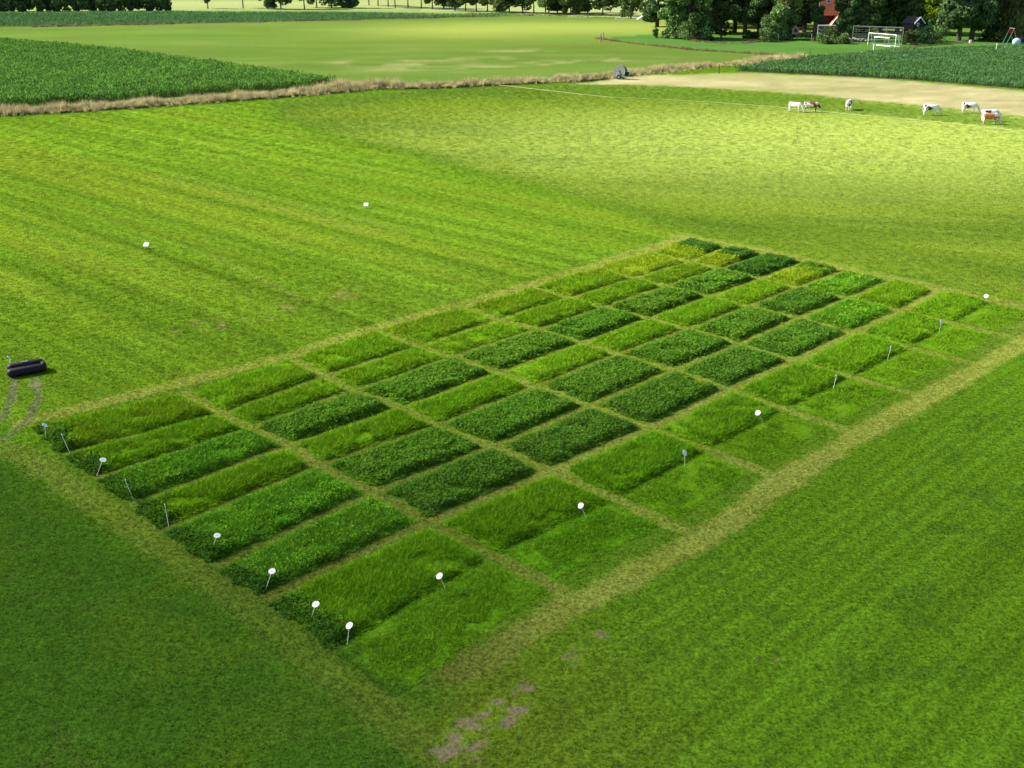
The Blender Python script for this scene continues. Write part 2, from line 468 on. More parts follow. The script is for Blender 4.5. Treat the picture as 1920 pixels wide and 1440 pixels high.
    lw = np.tile(np.array([[.075, .170, .030]]), (n, 1)) * (.75 + .5 * fbm(x, y, 4, 103, 4, 0, 3))[:, None]
    c = np.where(il[:, None], lw, c)
    isb = inpoly(x, y, STUBBLE)
    sb = np.tile(np.array([[.36, .325, .155]]), (n, 1)) * (.52 + .70 * fbm(x, y, .9, 105, 4, -.2, 10) + .25 * fbm(x, y, 5, 107, 3))[:, None]
    sb = mixc(sb, (.24, .26, .075), sstep(.52, .72, fbm(x, y, 5, 109, 4, -.2, 4)) * .6)
    db = segdist(x, y, STUBBLE + [STUBBLE[0]])
    m = sstep(-1.2, 1.8, np.where(isb, db, -db) + (mid - .5) * 3)
    c = c * (1 - m[:, None]) + sb * m[:, None]
    for pg in (MAIZE_L, MAIZE_R, FARCROP):
        c = mixc(c, (.085, .085, .045), inpoly(x, y, pg).astype(float) * .85)
    dd = segdist(x, y, DITCH)
    c = mixc(c, (.13, .11, .05), (1 - sstep(1.2, 2.4, dd)) * .9)
    # darker green under the rank grass on the near side of the ditch
    dd2 = segdist(x, y, [(a, b - 3.4) for a, b in DITCH])
    c = mixc(c, (.045, .090, .014), (1 - sstep(.5, 1.5, dd2)) * .8 * (x < at2(1150, 140)[0]))
    return np.clip(c, .004, .8)


def ground_class(x, y):
    k = np.zeros(len(x), int)
    pm = inpoly(x, y, TRIAL)
    for pl, hw, s in paths: pm |= segdist(x, y, pl) < hw * 1.1
    k[pm] = 1
    k[inpoly(x, y, STUBBLE)] = 2
    k[inpoly(x, y, LAWN)] = 3
    b = inpoly(x, y, BEYOND) & (k == 0)
    k[b] = 4
    return k


# ---- ground sheet: fan of quads that gets coarser with distance
rows = [11.0]
while rows[-1] < 4200:
    d_ = rows[-1]
    rows.append(d_ + max(.10, 3.4 * d_ * d_ / (FPX * CAM_H)))
rows = np.array(rows)
ts = np.linspace(-.86, .86, 620)
gx = rows[:, None] * ts[None, :]
gy = np.repeat(rows[:, None], len(ts), 1)
nx, ny = len(ts), len(rows)
gv = np.stack([gx.ravel(), gy.ravel(), np.zeros(nx * ny)], 1)
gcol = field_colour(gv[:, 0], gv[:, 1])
ii = (np.arange(ny - 1)[:, None] * nx + np.arange(nx - 1)[None, :]).ravel()
gf = np.stack([ii, ii + 1, ii + nx + 1, ii + nx], 1)
fc = gv[gf].mean(1)
kl = ground_class(fc[:, 0], fc[:, 1])
for k, nm in enumerate(('meadow_ground', 'mown_path', 'stubble_field', 'lawn', 'far_meadow')):
    f = gf[kl == k]
    u, inv = np.unique(f, return_inverse=True)
    o = meshobj(nm, np_mesh(nm, gv[u], inv.reshape(f.shape), M_GROUND, gcol[u]))
    tag(o, kind='structure')
bgv = np.array([[-6000, -3000, -.06], [6000, -3000, -.06], [6000, 8000, -.06], [-6000, 8000, -.06]], float)
o = meshobj('ground', np_mesh('ground', bgv, np.array([[0, 1, 2, 3]]), M_GROUND, np.tile([[.1, .16, .02]], (4, 1))))
tag(o, kind='structure')


# ------------------------------------------------------------------ clouds overhead, drifting past the sun (all above the picture)
def cloud(ground_px, rad, dens, alt=520.0, seed=0, off=None):
    m, N, L = newmat('cloud_vapour')
    out = N.new('ShaderNodeOutputMaterial')
    v = N.new('ShaderNodeVolumePrincipled')
    v.inputs['Color'].default_value = (.96, .97, 1, 1)
    v.inputs['Density'].default_value = dens
    L.new(v.outputs[0], out.inputs['Volume'])
    g = at(*ground_px) if off is None else Vector((off[0], off[1], 0))
    c = g + SD * (alt / SD.z)
    rr = random.Random(seed)
    bm = bmesh.new()
    bmesh.ops.create_icosphere(bm, subdivisions=4, radius=1)
    lob = [(Vector((rr.uniform(-1, 1), rr.uniform(-1, 1), rr.uniform(-.3, 1))).normalized(), rr.uniform(.1, .28)) for _ in range(14)]
    for vv in bm.verts:
        s = 1 + sum(a * max(0, vv.co.dot(q)) ** 4 for q, a in lob)
        vv.co *= s * .88
        vv.co = Vector((vv.co.x * rad[0], vv.co.y * rad[1], vv.co.z * rad[2]))
    me = bpy.data.meshes.new('cloud'); bm.to_mesh(me); bm.free()
    me.materials.append(m)
    o = meshobj('cloud', me); o.location = c
    tag(o, kind='structure')
    return o


cloud((0, 0), (62, 34, 26), .0125, seed=1, off=(-12, 12))
cloud((0, 0), (70, 26, 20), .003, seed=4, off=(10, 50))

# ------------------------------------------------------------------ instanced small plants
def blades_mesh(name, mat, n, area, hmin, hmax, wmin, wmax, lean, seed, flat=0.0):
    r = np.random.RandomState(seed)
    p = (r.rand(n, 2) - .5) * area
    a = r.rand(n) * 6.283; h = r.uniform(hmin, hmax, n); w = r.uniform(wmin, wmax, n)
    la = r.rand(n) * 6.283; ll = r.rand(n) * lean * h
    dx, dy = np.cos(a) * w / 2, np.sin(a) * w / 2
    v = np.zeros((n, 3, 3))
    v[:, 0] = np.stack([p[:, 0] - dx, p[:, 1] - dy, np.full(n, -.01)], 1)
    v[:, 1] = np.stack([p[:, 0] + dx, p[:, 1] + dy, np.full(n, -.01)], 1)
    v[:, 2] = np.stack([p[:, 0] + np.cos(la) * ll, p[:, 1] + np.sin(la) * ll, h], 1)
    return np_mesh(name, v.reshape(-1, 3), np.arange(n * 3).reshape(n, 3), mat)


def leafy_mesh(name, mat, n, area, h, size, seed, tilt=.6):
    """clover / herb leaves: small diamonds, mostly facing up"""
    r = np.random.RandomState(seed)
    p = (r.rand(n, 2) - .5) * area; z = h * r.uniform(.35, 1.0, n)
    a = r.rand(n) * 6.283; s = size * r.uniform(.7, 1.3, n)
    tz = (r.rand(n) - .5) * 2 * tilt; tz2 = (r.rand(n) - .5) * 2 * tilt
    ux, uy = np.cos(a), np.sin(a)
    v = np.zeros((n, 4, 3))
    for i, (e, g) in enumerate(((1, 0), (0, .7), (-1, 0), (0, -.7))):
        v[:, i, 0] = p[:, 0] + s * (e * ux - g * uy) / 2
        v[:, i, 1] = p[:, 1] + s * (e * uy + g * ux) / 2
        v[:, i, 2] = z + s * (e * tz + g * tz2) / 2
    return np_mesh(name, v.reshape(-1, 3), np.arange(n * 4).reshape(n, 4), mat)


def scatter(name, pts, colors, scl, variants, kind='stuff', label=None, cat=None, rot=None, seed=1):
    """one object whose geometry nodes put a plant mesh on every point"""
    n = len(pts)
    me = bpy.data.meshes.new(name)
    me.vertices.add(n); me.vertices.foreach_set('co', pts.astype(np.float32).ravel())
    a = me.attributes.new('col', 'FLOAT_COLOR', 'POINT')
    c = np.ones((n, 4), np.float32); c[:, :3] = colors; a.data.foreach_set('color', c.ravel())
    a = me.attributes.new('scl', 'FLOAT', 'POINT'); a.data.foreach_set('value', scl.astype(np.float32))
    r = np.random.RandomState(seed)
    rz = r.rand(n) * 6.283 if rot is None else rot
    rv = np.zeros((n, 3), np.float32); rv[:, 2] = rz
    a = me.attributes.new('rotv', 'FLOAT_VECTOR', 'POINT'); a.data.foreach_set('vector', rv.ravel())
    a = me.attributes.new('pick', 'INT', 'POINT'); a.data.foreach_set('value', r.randint(0, len(variants), n).astype(np.int32))
    me.update()
    o = meshobj(name, me)
    tag(o, label, cat, kind=kind)
    ng = bpy.data.node_groups.new(name + '_nodes', 'GeometryNodeTree')
    ng.interface.new_socket('Geometry', in_out='INPUT', socket_type='NodeSocketGeometry')
    ng.interface.new_socket('Geometry', in_out='OUTPUT', socket_type='NodeSocketGeometry')
    gi = ng.nodes.new('NodeGroupInput'); go = ng.nodes.new('NodeGroupOutput')
    m2p = ng.nodes.new('GeometryNodeMeshToPoints')
    ng.links.new(gi.outputs[0], m2p.inputs['Mesh'])
    iop = ng.nodes.new('GeometryNodeInstanceOnPoints')
    ng.links.new(m2p.outputs[0], iop.inputs['Points'])
    cc = bpy.data.collections.new(name + '_variants')
    for i, vm_ in enumerate(variants):
        cc.objects.link(bpy.data.objects.new('%s_variant_%d' % (name, i), vm_))
    ci = ng.nodes.new('GeometryNodeCollectionInfo'); ci.inputs['Collection'].default_value = cc
    ci.inputs['Separate Children'].default_value = True; ci.inputs['Reset Children'].default_value = True
    ng.links.new(ci.outputs[0], iop.inputs['Instance'])
    iop.inputs['Pick Instance'].default_value = True

    def na(nm, ty):
        q = ng.nodes.new('GeometryNodeInputNamedAttribute'); q.data_type = ty; q.inputs['Name'].default_value = nm
        return q.outputs['Attribute']
    ng.links.new(na('scl', 'FLOAT'), iop.inputs['Scale'])
    ng.links.new(na('rotv', 'FLOAT_VECTOR'), iop.inputs['Rotation'])
    ng.links.new(na('pick', 'INT'), iop.inputs['Instance Index'])
    ng.links.new(iop.outputs[0], go.inputs[0])
    mod = o.modifiers.new('scatter', 'NODES'); mod.node_group = ng
    return o


# plots as world quads (k block, j row) -> corners with alleys taken off
def plot_quad(k, j, gu=.42, gv=.42, v0=0., v1=1.):
    a, b, c, d = GW[(k, j)], GW[(k + 1, j)], GW[(k + 1, j + 1)], GW[(k, j + 1)]
    lu = np.linalg.norm(b - a); lv = np.linalg.norm(d - a)
    su, sv = gu / lu, gv / lv
    def q(s, t): return (a * (1 - s) + b * s) * (1 - t) + (d * (1 - s) + c * s) * t
    u0 = su if k > 0 else -.35 / lu
    t0 = v0 if v0 > 0 else sv; t1 = v1 if v1 < 1 else 1 - sv
    return [q(u0, t0), q(1 - su, t0), q(1 - su, t1), q(u0, t1)]


PLOTS = []      # (quad, type, height, k, j)
TYPES = {1: 'ggggggyS', 2: 'gggggggS', 3: 'mccccccd', 4: 'gggggggT', 5: 'mcccccnm', 6: 'mnnnnnmg'}
for j in range(6):
    for k in range(8):
        PLOTS.append((plot_quad(k, j, .32, .27 if j < 5 else .36), TYPES[j + 1][k], .32 if TYPES[j + 1][k] in 'gyST' else .33, k, j))
for k in range(8):
    PLOTS.append((plot_quad(k, 6, .34, .40, 0, .47), 'G', .34, k, 6))
    PLOTS.append((plot_quad(k, 6, .34, 1.0, .47, 1), 'L', .16, k, 7))

# ---- short sward
def sward(dmin, dmax, step, seed):
    ys = np.arange(dmin, dmax, step); out = []
    r = np.random.RandomState(seed)
    for yy in ys:
        hw = yy * .56 + 3
        xs = np.arange(-hw, hw, step)
        out.append(np.stack([xs, np.full(len(xs), yy)], 1))
    p = np.concatenate(out)
    p += (r.rand(*p.shape) - .5) * step * 1.1
    return p


def keep_out(p):
    k = np.ones(len(p), bool)
    for q, ty, h, kk, jj in PLOTS:
        k &= ~inpoly(p[:, 0], p[:, 1], [tuple(c) for c in q])
    return k


short_v = [blades_mesh('sward_blades', M_TUFT, 20, .22, .025, .065, .010, .022, 1.5, s) for s in (1, 2, 3)]
far_v = [blades_mesh('meadow_blades', M_TUFT2, 22, .22, .02, .05, .012, .024, 1.8, s) for s in (21, 22, 23)]
clov_v = [leafy_mesh('clover_leaves', M_TUFT, 16, .22, .075, .040, s) for s in (4, 5)]
for name_, dm, dx, st, vs, hs in (('short_grass', 17, 75, .175, short_v, 1.0), ('meadow_grass', 45, 140, .34, far_v, 1.6), ('pasture_grass', 88, 215, .68, far_v, 2.6)):
    p = sward(dm, dx, st, 3)
    dd_ = p[:, 1]
    ramp = {'short_grass': 1 - sstep(45, 75, dd_), 'meadow_grass': sstep(45, 75, dd_) * (1 - sstep(88, 140, dd_)), 'pasture_grass': sstep(88, 140, dd_)}[name_]
    p = p[R.rand(len(p)) < ramp]
    p = p[keep_out(p)]
    kp = ~inpoly(p[:, 0], p[:, 1], BEYOND) & ~inpoly(p[:, 0], p[:, 1], STUBBLE)
    p = p[kp]
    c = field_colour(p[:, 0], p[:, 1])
    soil = np.zeros(len(p))
    for (sx, sy), r_ in SOILW:
        soil = np.maximum(soil, 1 - sstep(r_ * .4, r_ * 1.1, np.hypot(p[:, 0] - sx, p[:, 1] - sy)))
    keep = R.rand(len(p)) > soil * .85
    p, c = p[keep], c[keep]
    straw = sstep(.8, 1.3, c[:, 0] / c[:, 1])
    keep = R.rand(len(p)) > straw * .5
    p, c, straw = p[keep], c[keep], straw[keep]
    c = c * (1 + (R.rand(len(p), 1) - .5) * (.22 if name_ == 'short_grass' else .08)) * np.array([[1.20, 1.18, 1.1]])
    s = hs * R.uniform(.75, 1.25, len(p)) * (1 - .45 * straw) * (.9 + .25 * fbm(p[:, 0], p[:, 1], 1.2, 5, 3))
    if name_ == 'short_grass':
        dark = (c[:, 0] / c[:, 1] < .5) & (c[:, 1] < .16)
        scatter('clover_sward', np.c_[p[dark], np.zeros(dark.sum())], c[dark], s[dark], clov_v, label='dark green clover sward in the left foreground', cat='clover', seed=4)
        p, c, s = p[~dark], c[~dark], s[~dark]
    scatter(name_, np.c_[p, np.zeros(len(p))], c, s, vs,
            label={'short_grass': 'short mown grass round the trial plots', 'meadow_grass': 'meadow grass behind and beside the trial plots', 'pasture_grass': 'far pasture grass round the cows'}[name_], cat='grass')


# ------------------------------------------------------------------ the trial plots
PG = 1.0
PCOL = {'g': ((.085, .205, .006), (.125, .245, .008)), 'y': ((.150, .230, .008), (.190, .260, .012)),
        'c': ((.088, .210, .016), (.135, .300, .022)), 'n': ((.075, .190, .018), (.120, .265, .022)),
        'm': ((.056, .165, .010), (.098, .212, .010)), 'd': ((.052, .150, .018), (.082, .205, .020)),
        'G': ((.075, .195, .006), (.112, .230, .008)), 'L': ((.070, .180, .006), (.100, .205, .008))}
for k_ in 'gymGL': PCOL[k_] = tuple(tuple((2.0 if k_ == 'm' else 1.85) * q_ for q_ in c_) for c_ in PCOL[k_])
DARKC = (.068, .175, .020)


def build_plot(idx, quad, ty, hgt, k, j):
    r = np.random.RandomState(100 + idx)
    q = np.array(quad)
    cen = q.mean(0); dist = np.hypot(*cen)
    lu = np.linalg.norm(q[1] - q[0]); lv = np.linalg.norm(q[3] - q[0]); area = lu * lv
    sc = (dist / 34.0)
    n = int(area * (2300 if ty in 'cnd' else 1900) * sc ** -1.4)
    if ty == 'L': n = int(n * .9)
    s = r.uniform(-.015, 1.015, n); t = r.uniform(-.04, 1.04, n)
    xy = ((q[0] * (1 - s)[:, None] + q[1] * s[:, None]) * (1 - t)[:, None] + (q[3] * (1 - s)[:, None] + q[2] * s[:, None]) * t[:, None])
    xy += r.normal(0, .035, xy.shape)
    # ragged outline
    edge = np.minimum(np.minimum(s, 1 - s) * lu, np.minimum(t, 1 - t) * lv)
    rag = (fbm(xy[:, 0], xy[:, 1], .5, 7, 3) - .45) * .5
    kp = edge > rag
    if ty in 'cnd': kp &= r.rand(n) < .97
    xy, s, t, edge = xy[kp], s[kp], t[kp], edge[kp]; n = len(s)
    x, y = xy[:, 0], xy[:, 1]
    lump = fbm(x, y, .55, 13, 3); big = fbm(x, y, 2.0, 15, 3)
    lush = fbm(x, y, .28, 29, 3)
    hgt_ = hgt; hgt = hgt * r.uniform(.88, 1.12)
    h = hgt * (.74 + .26 * lump + .26 * big) * (.30 + .70 * sstep(-.02, .34 if ty != 'L' else .9, edge + (.25 if ty != 'L' else .6) * (lump - .5)))
    f = fbm(x, y, .8, 17, 4)
    main = ty
    leafy = np.zeros(n, bool)
    if ty in 'cnd': leafy = r.rand(n) < {'c': .55, 'n': .35, 'd': .45}[ty]
    if ty == 'm': leafy = r.rand(n) < .05 + .35 * sstep(.5, .7, fbm(x, y, 1.0, 19, 3))
    base = {'S': 'y', 'T': 'y'}.get(ty, ty)
    c0, c1 = PCOL[base]
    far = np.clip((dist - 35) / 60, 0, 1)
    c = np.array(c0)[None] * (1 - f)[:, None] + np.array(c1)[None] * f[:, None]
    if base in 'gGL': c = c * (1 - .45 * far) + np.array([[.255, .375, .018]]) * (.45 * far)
    if ty in 'ST':
        m = sstep(.46, .56, s) if ty == 'S' else sstep(.5, .75, s) * .8
        c = mixc(c, DARKC, m); leafy |= r.rand(n) < m * .8
    if k == 0 and ty != 'L':       # clover strip at the front end
        m = (1 - sstep(.3, 1.15, s * lu + (f - .5) * 1.4))
        c = mixc(c, (.056, .145, .014), m); leafy |= r.rand(n) < m * .85
    if k == 0 and ty == 'L':
        m = (1 - sstep(.3, .9, s * lu + (f - .5) * .9))
        c = mixc(c, (.056, .145, .014), m * .8)
    if ty in 'cn': c = mixc(c, (.140, .280, .030), sstep(.56, .72, fbm(x, y, .6, 23, 3)) * (.5 if ty == 'c' else .7))
    if ty == 'g' and j in (0, 1): c = mixc(c, (.255, .360, .016), sstep(.45, .7, big) * .45)
    c = c * (r.uniform(.97, 1.03, (1, 3)) * r.uniform(.94, 1.07))
    # gaps and lodged places
    lod = sstep(.60, .72, fbm(x + 31 * idx, y, 1.1, 27, 3))
    h = h * (1 - .38 * lod)
    c = c * r.uniform(.72, 1.28, (n, 1)) * (.85 + .3 * lush)[:, None]
    # blades
    bs = np.where(~leafy)[0]; ls = np.where(leafy)[0]
    w = (.020 + .012 * r.rand(len(bs))) * sc ** .7
    a = r.rand(len(bs)) * 6.283; la = r.rand(len(bs)) * 6.283; ll = (.05 + .25 * r.rand(len(bs))) * (hgt / .36)
    X, Y, Hh = x[bs], y[bs], h[bs] * r.uniform(.7, 1.18, len(bs))
    v = np.zeros((len(bs), 3, 3))
    dx, dy = np.cos(a) * w / 2, np.sin(a) * w / 2
    z_ = Hh * np.where(r.rand(len(bs)) < .45, 0, .55)
    v[:, 0] = np.stack([X - dx, Y - dy, z_], 1); v[:, 1] = np.stack([X + dx, Y + dy, z_], 1)
    v[:, 2] = np.stack([X + np.cos(la) * ll, Y + np.sin(la) * ll, Hh], 1)
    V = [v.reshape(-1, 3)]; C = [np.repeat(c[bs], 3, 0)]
    F = [np.arange(len(bs) * 3).reshape(-1, 3)]
    off = len(bs) * 3
    if len(ls):
        ss = (.036 + .034 * r.rand(len(ls))) * sc ** .8
        X, Y, Z = x[ls], y[ls], h[ls] * r.uniform(.45, 1.08, len(ls))
        low = edge[ls] < .15
        Z = np.where(low, Z * r.rand(len(ls)), Z)
        a = r.rand(len(ls)) * 6.283; t1 = r.uniform(-.9, .9, len(ls)); t2 = r.uniform(-.9, .9, len(ls))
        v = np.zeros((len(ls), 3, 3))
        for i, (e, g) in enumerate(((1, .1), (-.6, .75), (-.5, -.75))):
            v[:, i, 0] = X + ss * (e * np.cos(a) - g * np.sin(a)) * .75
            v[:, i, 1] = Y + ss * (e * np.sin(a) + g * np.cos(a)) * .75
            v[:, i, 2] = np.maximum(.01, Z + ss * (e * t1 + g * t2) * .6)
        V.append(v.reshape(-1, 3)); C.append(np.repeat(c[ls], 3, 0)); F.append(np.arange(len(ls) * 3).reshape(-1, 3) + off)
        off += len(ls) * 3
    # matted lower growth that closes the stand
    nu, nv = max(10, int(lu * 6)), max(8, int(lv * 6))
    S, T = np.meshgrid(np.linspace(.02, .98, nu), np.linspace(.04, .96, nv), indexing='ij'); S = S.ravel(); T = T.ravel()
    xy = ((q[0] * (1 - S)[:, None] + q[1] * S[:, None]) * (1 - T)[:, None] + (q[3] * (1 - S)[:, None] + q[2] * S[:, None]) * T[:, None])
    e2 = np.minimum(np.minimum(S, 1 - S) * lu, np.minimum(T, 1 - T) * lv)
    e2n = (e2 > .26)
    tp = .30 + .70 * sstep(-.02, .34 if ty != 'L' else .9, e2)
    z = np.where(e2n, hgt * tp * (.22 + .40 * fbm(xy[:, 0], xy[:, 1], .4, 25, 3)), -.01)
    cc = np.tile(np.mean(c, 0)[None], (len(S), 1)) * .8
    if ty in 'ST':
        m = sstep(.46, .56, S) if ty == 'S' else sstep(.5, .75, S) * .8
        cc = mixc(cc, DARKC, m)
    ii = (np.arange(nu - 1)[:, None] * nv + np.arange(nv - 1)[None, :]).ravel()
    f3 = np.concatenate([np.stack([ii, ii + nv, ii + 1], 1), np.stack([ii + 1, ii + nv, ii + nv + 1], 1)])
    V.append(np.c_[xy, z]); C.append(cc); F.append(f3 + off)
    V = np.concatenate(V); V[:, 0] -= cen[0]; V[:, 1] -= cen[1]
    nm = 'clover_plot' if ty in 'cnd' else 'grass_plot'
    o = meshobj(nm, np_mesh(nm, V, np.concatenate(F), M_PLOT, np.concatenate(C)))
    o.location = (cen[0], cen[1], 0)
    ordn = ['first', 'second', 'third', 'fourth', 'fifth', 'sixth', 'seventh', 'eighth']
    look = {'g': 'bright green tall grass', 'y': 'yellow-green tall grass', 'c': 'very dark clover', 'n': 'dark clover-grass mix',
            'm': 'mid green mixed grass', 'd': 'dark green clover', 'S': 'plot half yellow, half dark green', 'T': 'yellow-green plot darker beyond',
            'G': 'tall grass', 'L': 'lower cut grass'}[ty]
    where = 'nearest block' if k == 0 else ('farthest block' if k == 7 else '%s block from camera' % ordn[k])
    if j < 6:
        lab = '%s, %s row from left, %s' % (look, ordn[j], where)
    elif j == 6:
        lab = '%s half of wide right-hand plot, %s' % (look, where)
    else:
        lab = '%s half of wide right-hand plot, %s' % (look, where)
    tag(o, lab, 'crop plot', 'trial plots in the grid')
    return n


tot = 0
for i, (q, ty, h, k, j) in enumerate(PLOTS): tot += build_plot(i, q, ty, h, k, j)
print('plot plants', tot)

# ------------------------------------------------------------------ maize and other crops
def maize_mesh(name, seed, h=1.3, nl=8, wide=.07):
    r = random.Random(seed); V = []; F = []
    def quad(a, b, c, d):
        i = len(V); V.extend([a, b, c, d]); F.append((i, i + 1, i + 2, i + 3))
    quad((-.02, 0, 0), (.02, 0, 0), (.012, 0, h * .8), (-.012, 0, h * .8))
    quad((0, -.02, 0), (0, .02, 0), (0, .012, h * .8), (0, -.012, h * .8))
    for i in range(nl):
        a = r.random() * 6.283; z0 = h * (.15 + .75 * i / nl); L = r.uniform(.35, .6) * (1 - .3 * i / nl)
        ca, sa = math.cos(a), math.sin(a)
        w = wide
        p0 = (0, 0, z0); x1 = L * .5; z1 = z0 + .28; x2 = L; z2 = z0 + r.uniform(-.05, .22)
        def e(x, z, s, ww): return (ca * x - sa * s * ww, sa * x + ca * s * ww, z)
        quad(e(0, z0, -1, w * .4), e(0, z0, 1, w * .4), e(x1, z1, 1, w), e(x1, z1, -1, w))
        quad(e(x1, z1, -1, w), e(x1, z1, 1, w), e(x2, z2, 1, w * .25), e(x2, z2, -1, w * .25))
    return np_mesh(name, np.array(V), np.array(F), M_CROP)


def crop(name, poly, spacing, along, rot, colr, variants, label, s0=1.0, seed=3, cat='maize', xlim=None, hvar=.35):
    xs = [p[0] for p in poly]; ys = [p[1] for p in poly]
    c, s = math.cos(rot), math.sin(rot)
    cx, cy = sum(xs) / len(xs), sum(ys) / len(ys)
    ext = 400
    r = np.random.RandomState(seed)
    u = np.arange(-ext, ext, along); v = np.arange(-ext, ext, spacing)
    U, Vv = np.meshgrid(u, v); U = U.ravel() + r.normal(0, along * .3, U.size); Vv = Vv.ravel() + r.normal(0, spacing * .09, U.size)
    x = cx + U * c - Vv * s; y = cy + U * s + Vv * c
    vis = (np.abs(x) < y * .60 + 4)
    x, y = x[vis], y[vis]
    m = inpoly(x, y, poly); x, y = x[m], y[m]
    cc = np.array(colr)[None] * (.70 + .38 * fbm(x, y, 9, 5, 4) + .34 * fbm(x, y, 2, 6, 3))[:, None] * r.uniform(.75, 1.25, (len(x), 1))
    sc = s0 * (1 - hvar / 2 + hvar * fbm(x, y, 4, 8, 3)) * r.uniform(.85, 1.15, len(x))
    print(name, len(x))
    return scatter(name, np.c_[x, y, np.zeros(len(x))], cc, sc, variants, label=label, cat=cat, seed=seed)


mz = [maize_mesh('maize_plant_leaves', s) for s in (1, 2, 3, 4)]
crop('maize_field', MAIZE_L, .75, .30, .10, (.115, .245, .040), mz, 'dark green maize field behind the dry ditch bank at left', 1.0)
pz = [maize_mesh('beet_plant_leaves', s, .9, 8, .07) for s in (5, 6, 7)]
crop('beet_field', MAIZE_R, .75, .34, -.55, (.078, .170, .050), pz, 'blue-green leafy crop field beside the stubble at right', .85, 4, 'crop field')
crop('far_crop_strip', FARCROP, 1.3, .8, .02, (.085, .205, .065), pz, 'narrow dark crop strip in front of the far trees at left', .85, 5, 'crop field')

# ------------------------------------------------------------------ banks of dry grass
dry_v = [blades_mesh('dry_stalks', M_DRY, 42, .75, .35, 1.0, .025, .07, .55, s) for s in (11, 12, 13)]
grn_v = [blades_mesh('rank_grass_blades', M_TUFT, 40, .7, .15, .42, .03, .06, .8, s) for s in (14, 15)]


def bank(name, pl, width, hgt, dens, label, colr=(.72, .615, .30), seed=1, variants=None, cat='dry grass', mound=None, side=0.0, green=.05):
    r = np.random.RandomState(seed); out = []
    for (ax, ay), (bx_, by_) in zip(pl[:-1], pl[1:]):
        L = math.hypot(bx_ - ax, by_ - ay); n = int(L * width * dens)
        t = r.rand(n); o = r.normal(0, .36, n).clip(-.75, .75) * width
        nx_, ny_ = -(by_ - ay) / L, (bx_ - ax) / L
        out.append(np.stack([ax + t * (bx_ - ax) + nx_ * (o + side), ay + t * (by_ - ay) + ny_ * (o + side), np.abs(o) / width], 1))
    p = np.concatenate(out)
    vis = np.abs(p[:, 0]) < p[:, 1] * .62 + 5
    p = p[vis]
    n = len(p)
    f = fbm(p[:, 0], p[:, 1], 2.2, 3, 4)
    gap = fbm(p[:, 0], p[:, 1], 6, 33, 3)
    s = hgt * (.45 + 1.0 * f) * (1.05 - .8 * p[:, 2]) * r.uniform(.7, 1.2, n) * (.6 + .6 * sstep(.25, .5, gap))
    if mound:
        s *= 1 + .8 * np.exp(-((p[:, 0] - mound[0]) ** 2 + (p[:, 1] - mound[1]) ** 2) / 60)
    c = np.array(colr)[None] * (.55 + .85 * fbm(p[:, 0], p[:, 1], .9, 37, 3))[:, None] * r.uniform(.75, 1.25, (n, 1))
    c = mixc(c, (.115, .125, .035), (r.rand(n) < green + .25 * (f < .4)).astype(float) * .8)
    return scatter(name, np.c_[p[:, :2], np.zeros(n)], c, s, variants or dry_v, label=label, cat=cat, seed=seed)


bank('ditch_bank_grass', DITCH, 4.4, 1.0, 5.0, 'tall tan dry grass along the ditch across the picture', mound=at2(665, 166))
bank('rank_grass', [(a, b - 2.9) for a, b in DITCH[:-3]], .9, .9, 6, 'dark green rank grass at the foot of the ditch bank', (.045, .088, .014), 2, grn_v, 'grass', green=0)
bank('far_verge_grass', P([(60, 51), (100, 50), (250, 46.5), (400, 43), (560, 39.5), (700, 36), (900, 31), (1000, 29.5)]), 1.6, .85, 2.2, 'thin dry verge below the far crop strip', (.34, .27, .17), 3)
bank('lawn_edge_grass', P([(1122, 73), (1200, 83), (1300, 94), (1400, 100), (1500, 106)]), 2.0, .62, 4.0, 'dry tan grass line along the near edge of the lawn', (.36, .27, .13), 4)
bank('garden_edge_grass', P([(1298, 77), (1345, 81), (1385, 82), (1430, 78), (1480, 71)]), 2.6, .55, 3.5, 'dry grass bank below the big garden trees', (.32, .24, .13), 5)
bank('crop_edge_grass', P([(1560, 104), (1640, 96), (1700, 90), (1760, 84), (1880, 75), (1960, 70)]), 2.2, .42, 3.0, 'low straw-coloured grass between lawn and right crop', (.25, .23, .11), 6)
bank('tree_row_verge', P([(880, 25), (1000, 28), (1100, 32), (1230, 39)]), 4.0, .55, 1.0, 'pinkish dry verge under the far row of trees', (.32, .25, .15), 7)
dst = P([(1122, 73)])[0]

# ------------------------------------------------------------------ trees
M_BARK = plain('bark', (.085, .068, .050), .9, .4, 3, bump=.5)
M_LEAF = {}


def leaf_mat(key, base):
    if key not in M_LEAF:
        M_LEAF[key] = veg('leaf_' + key, base=base, var=.35, transl=.3, noise_scale=.5, tint_attr='tint', up=.15)
    return M_LEAF[key]


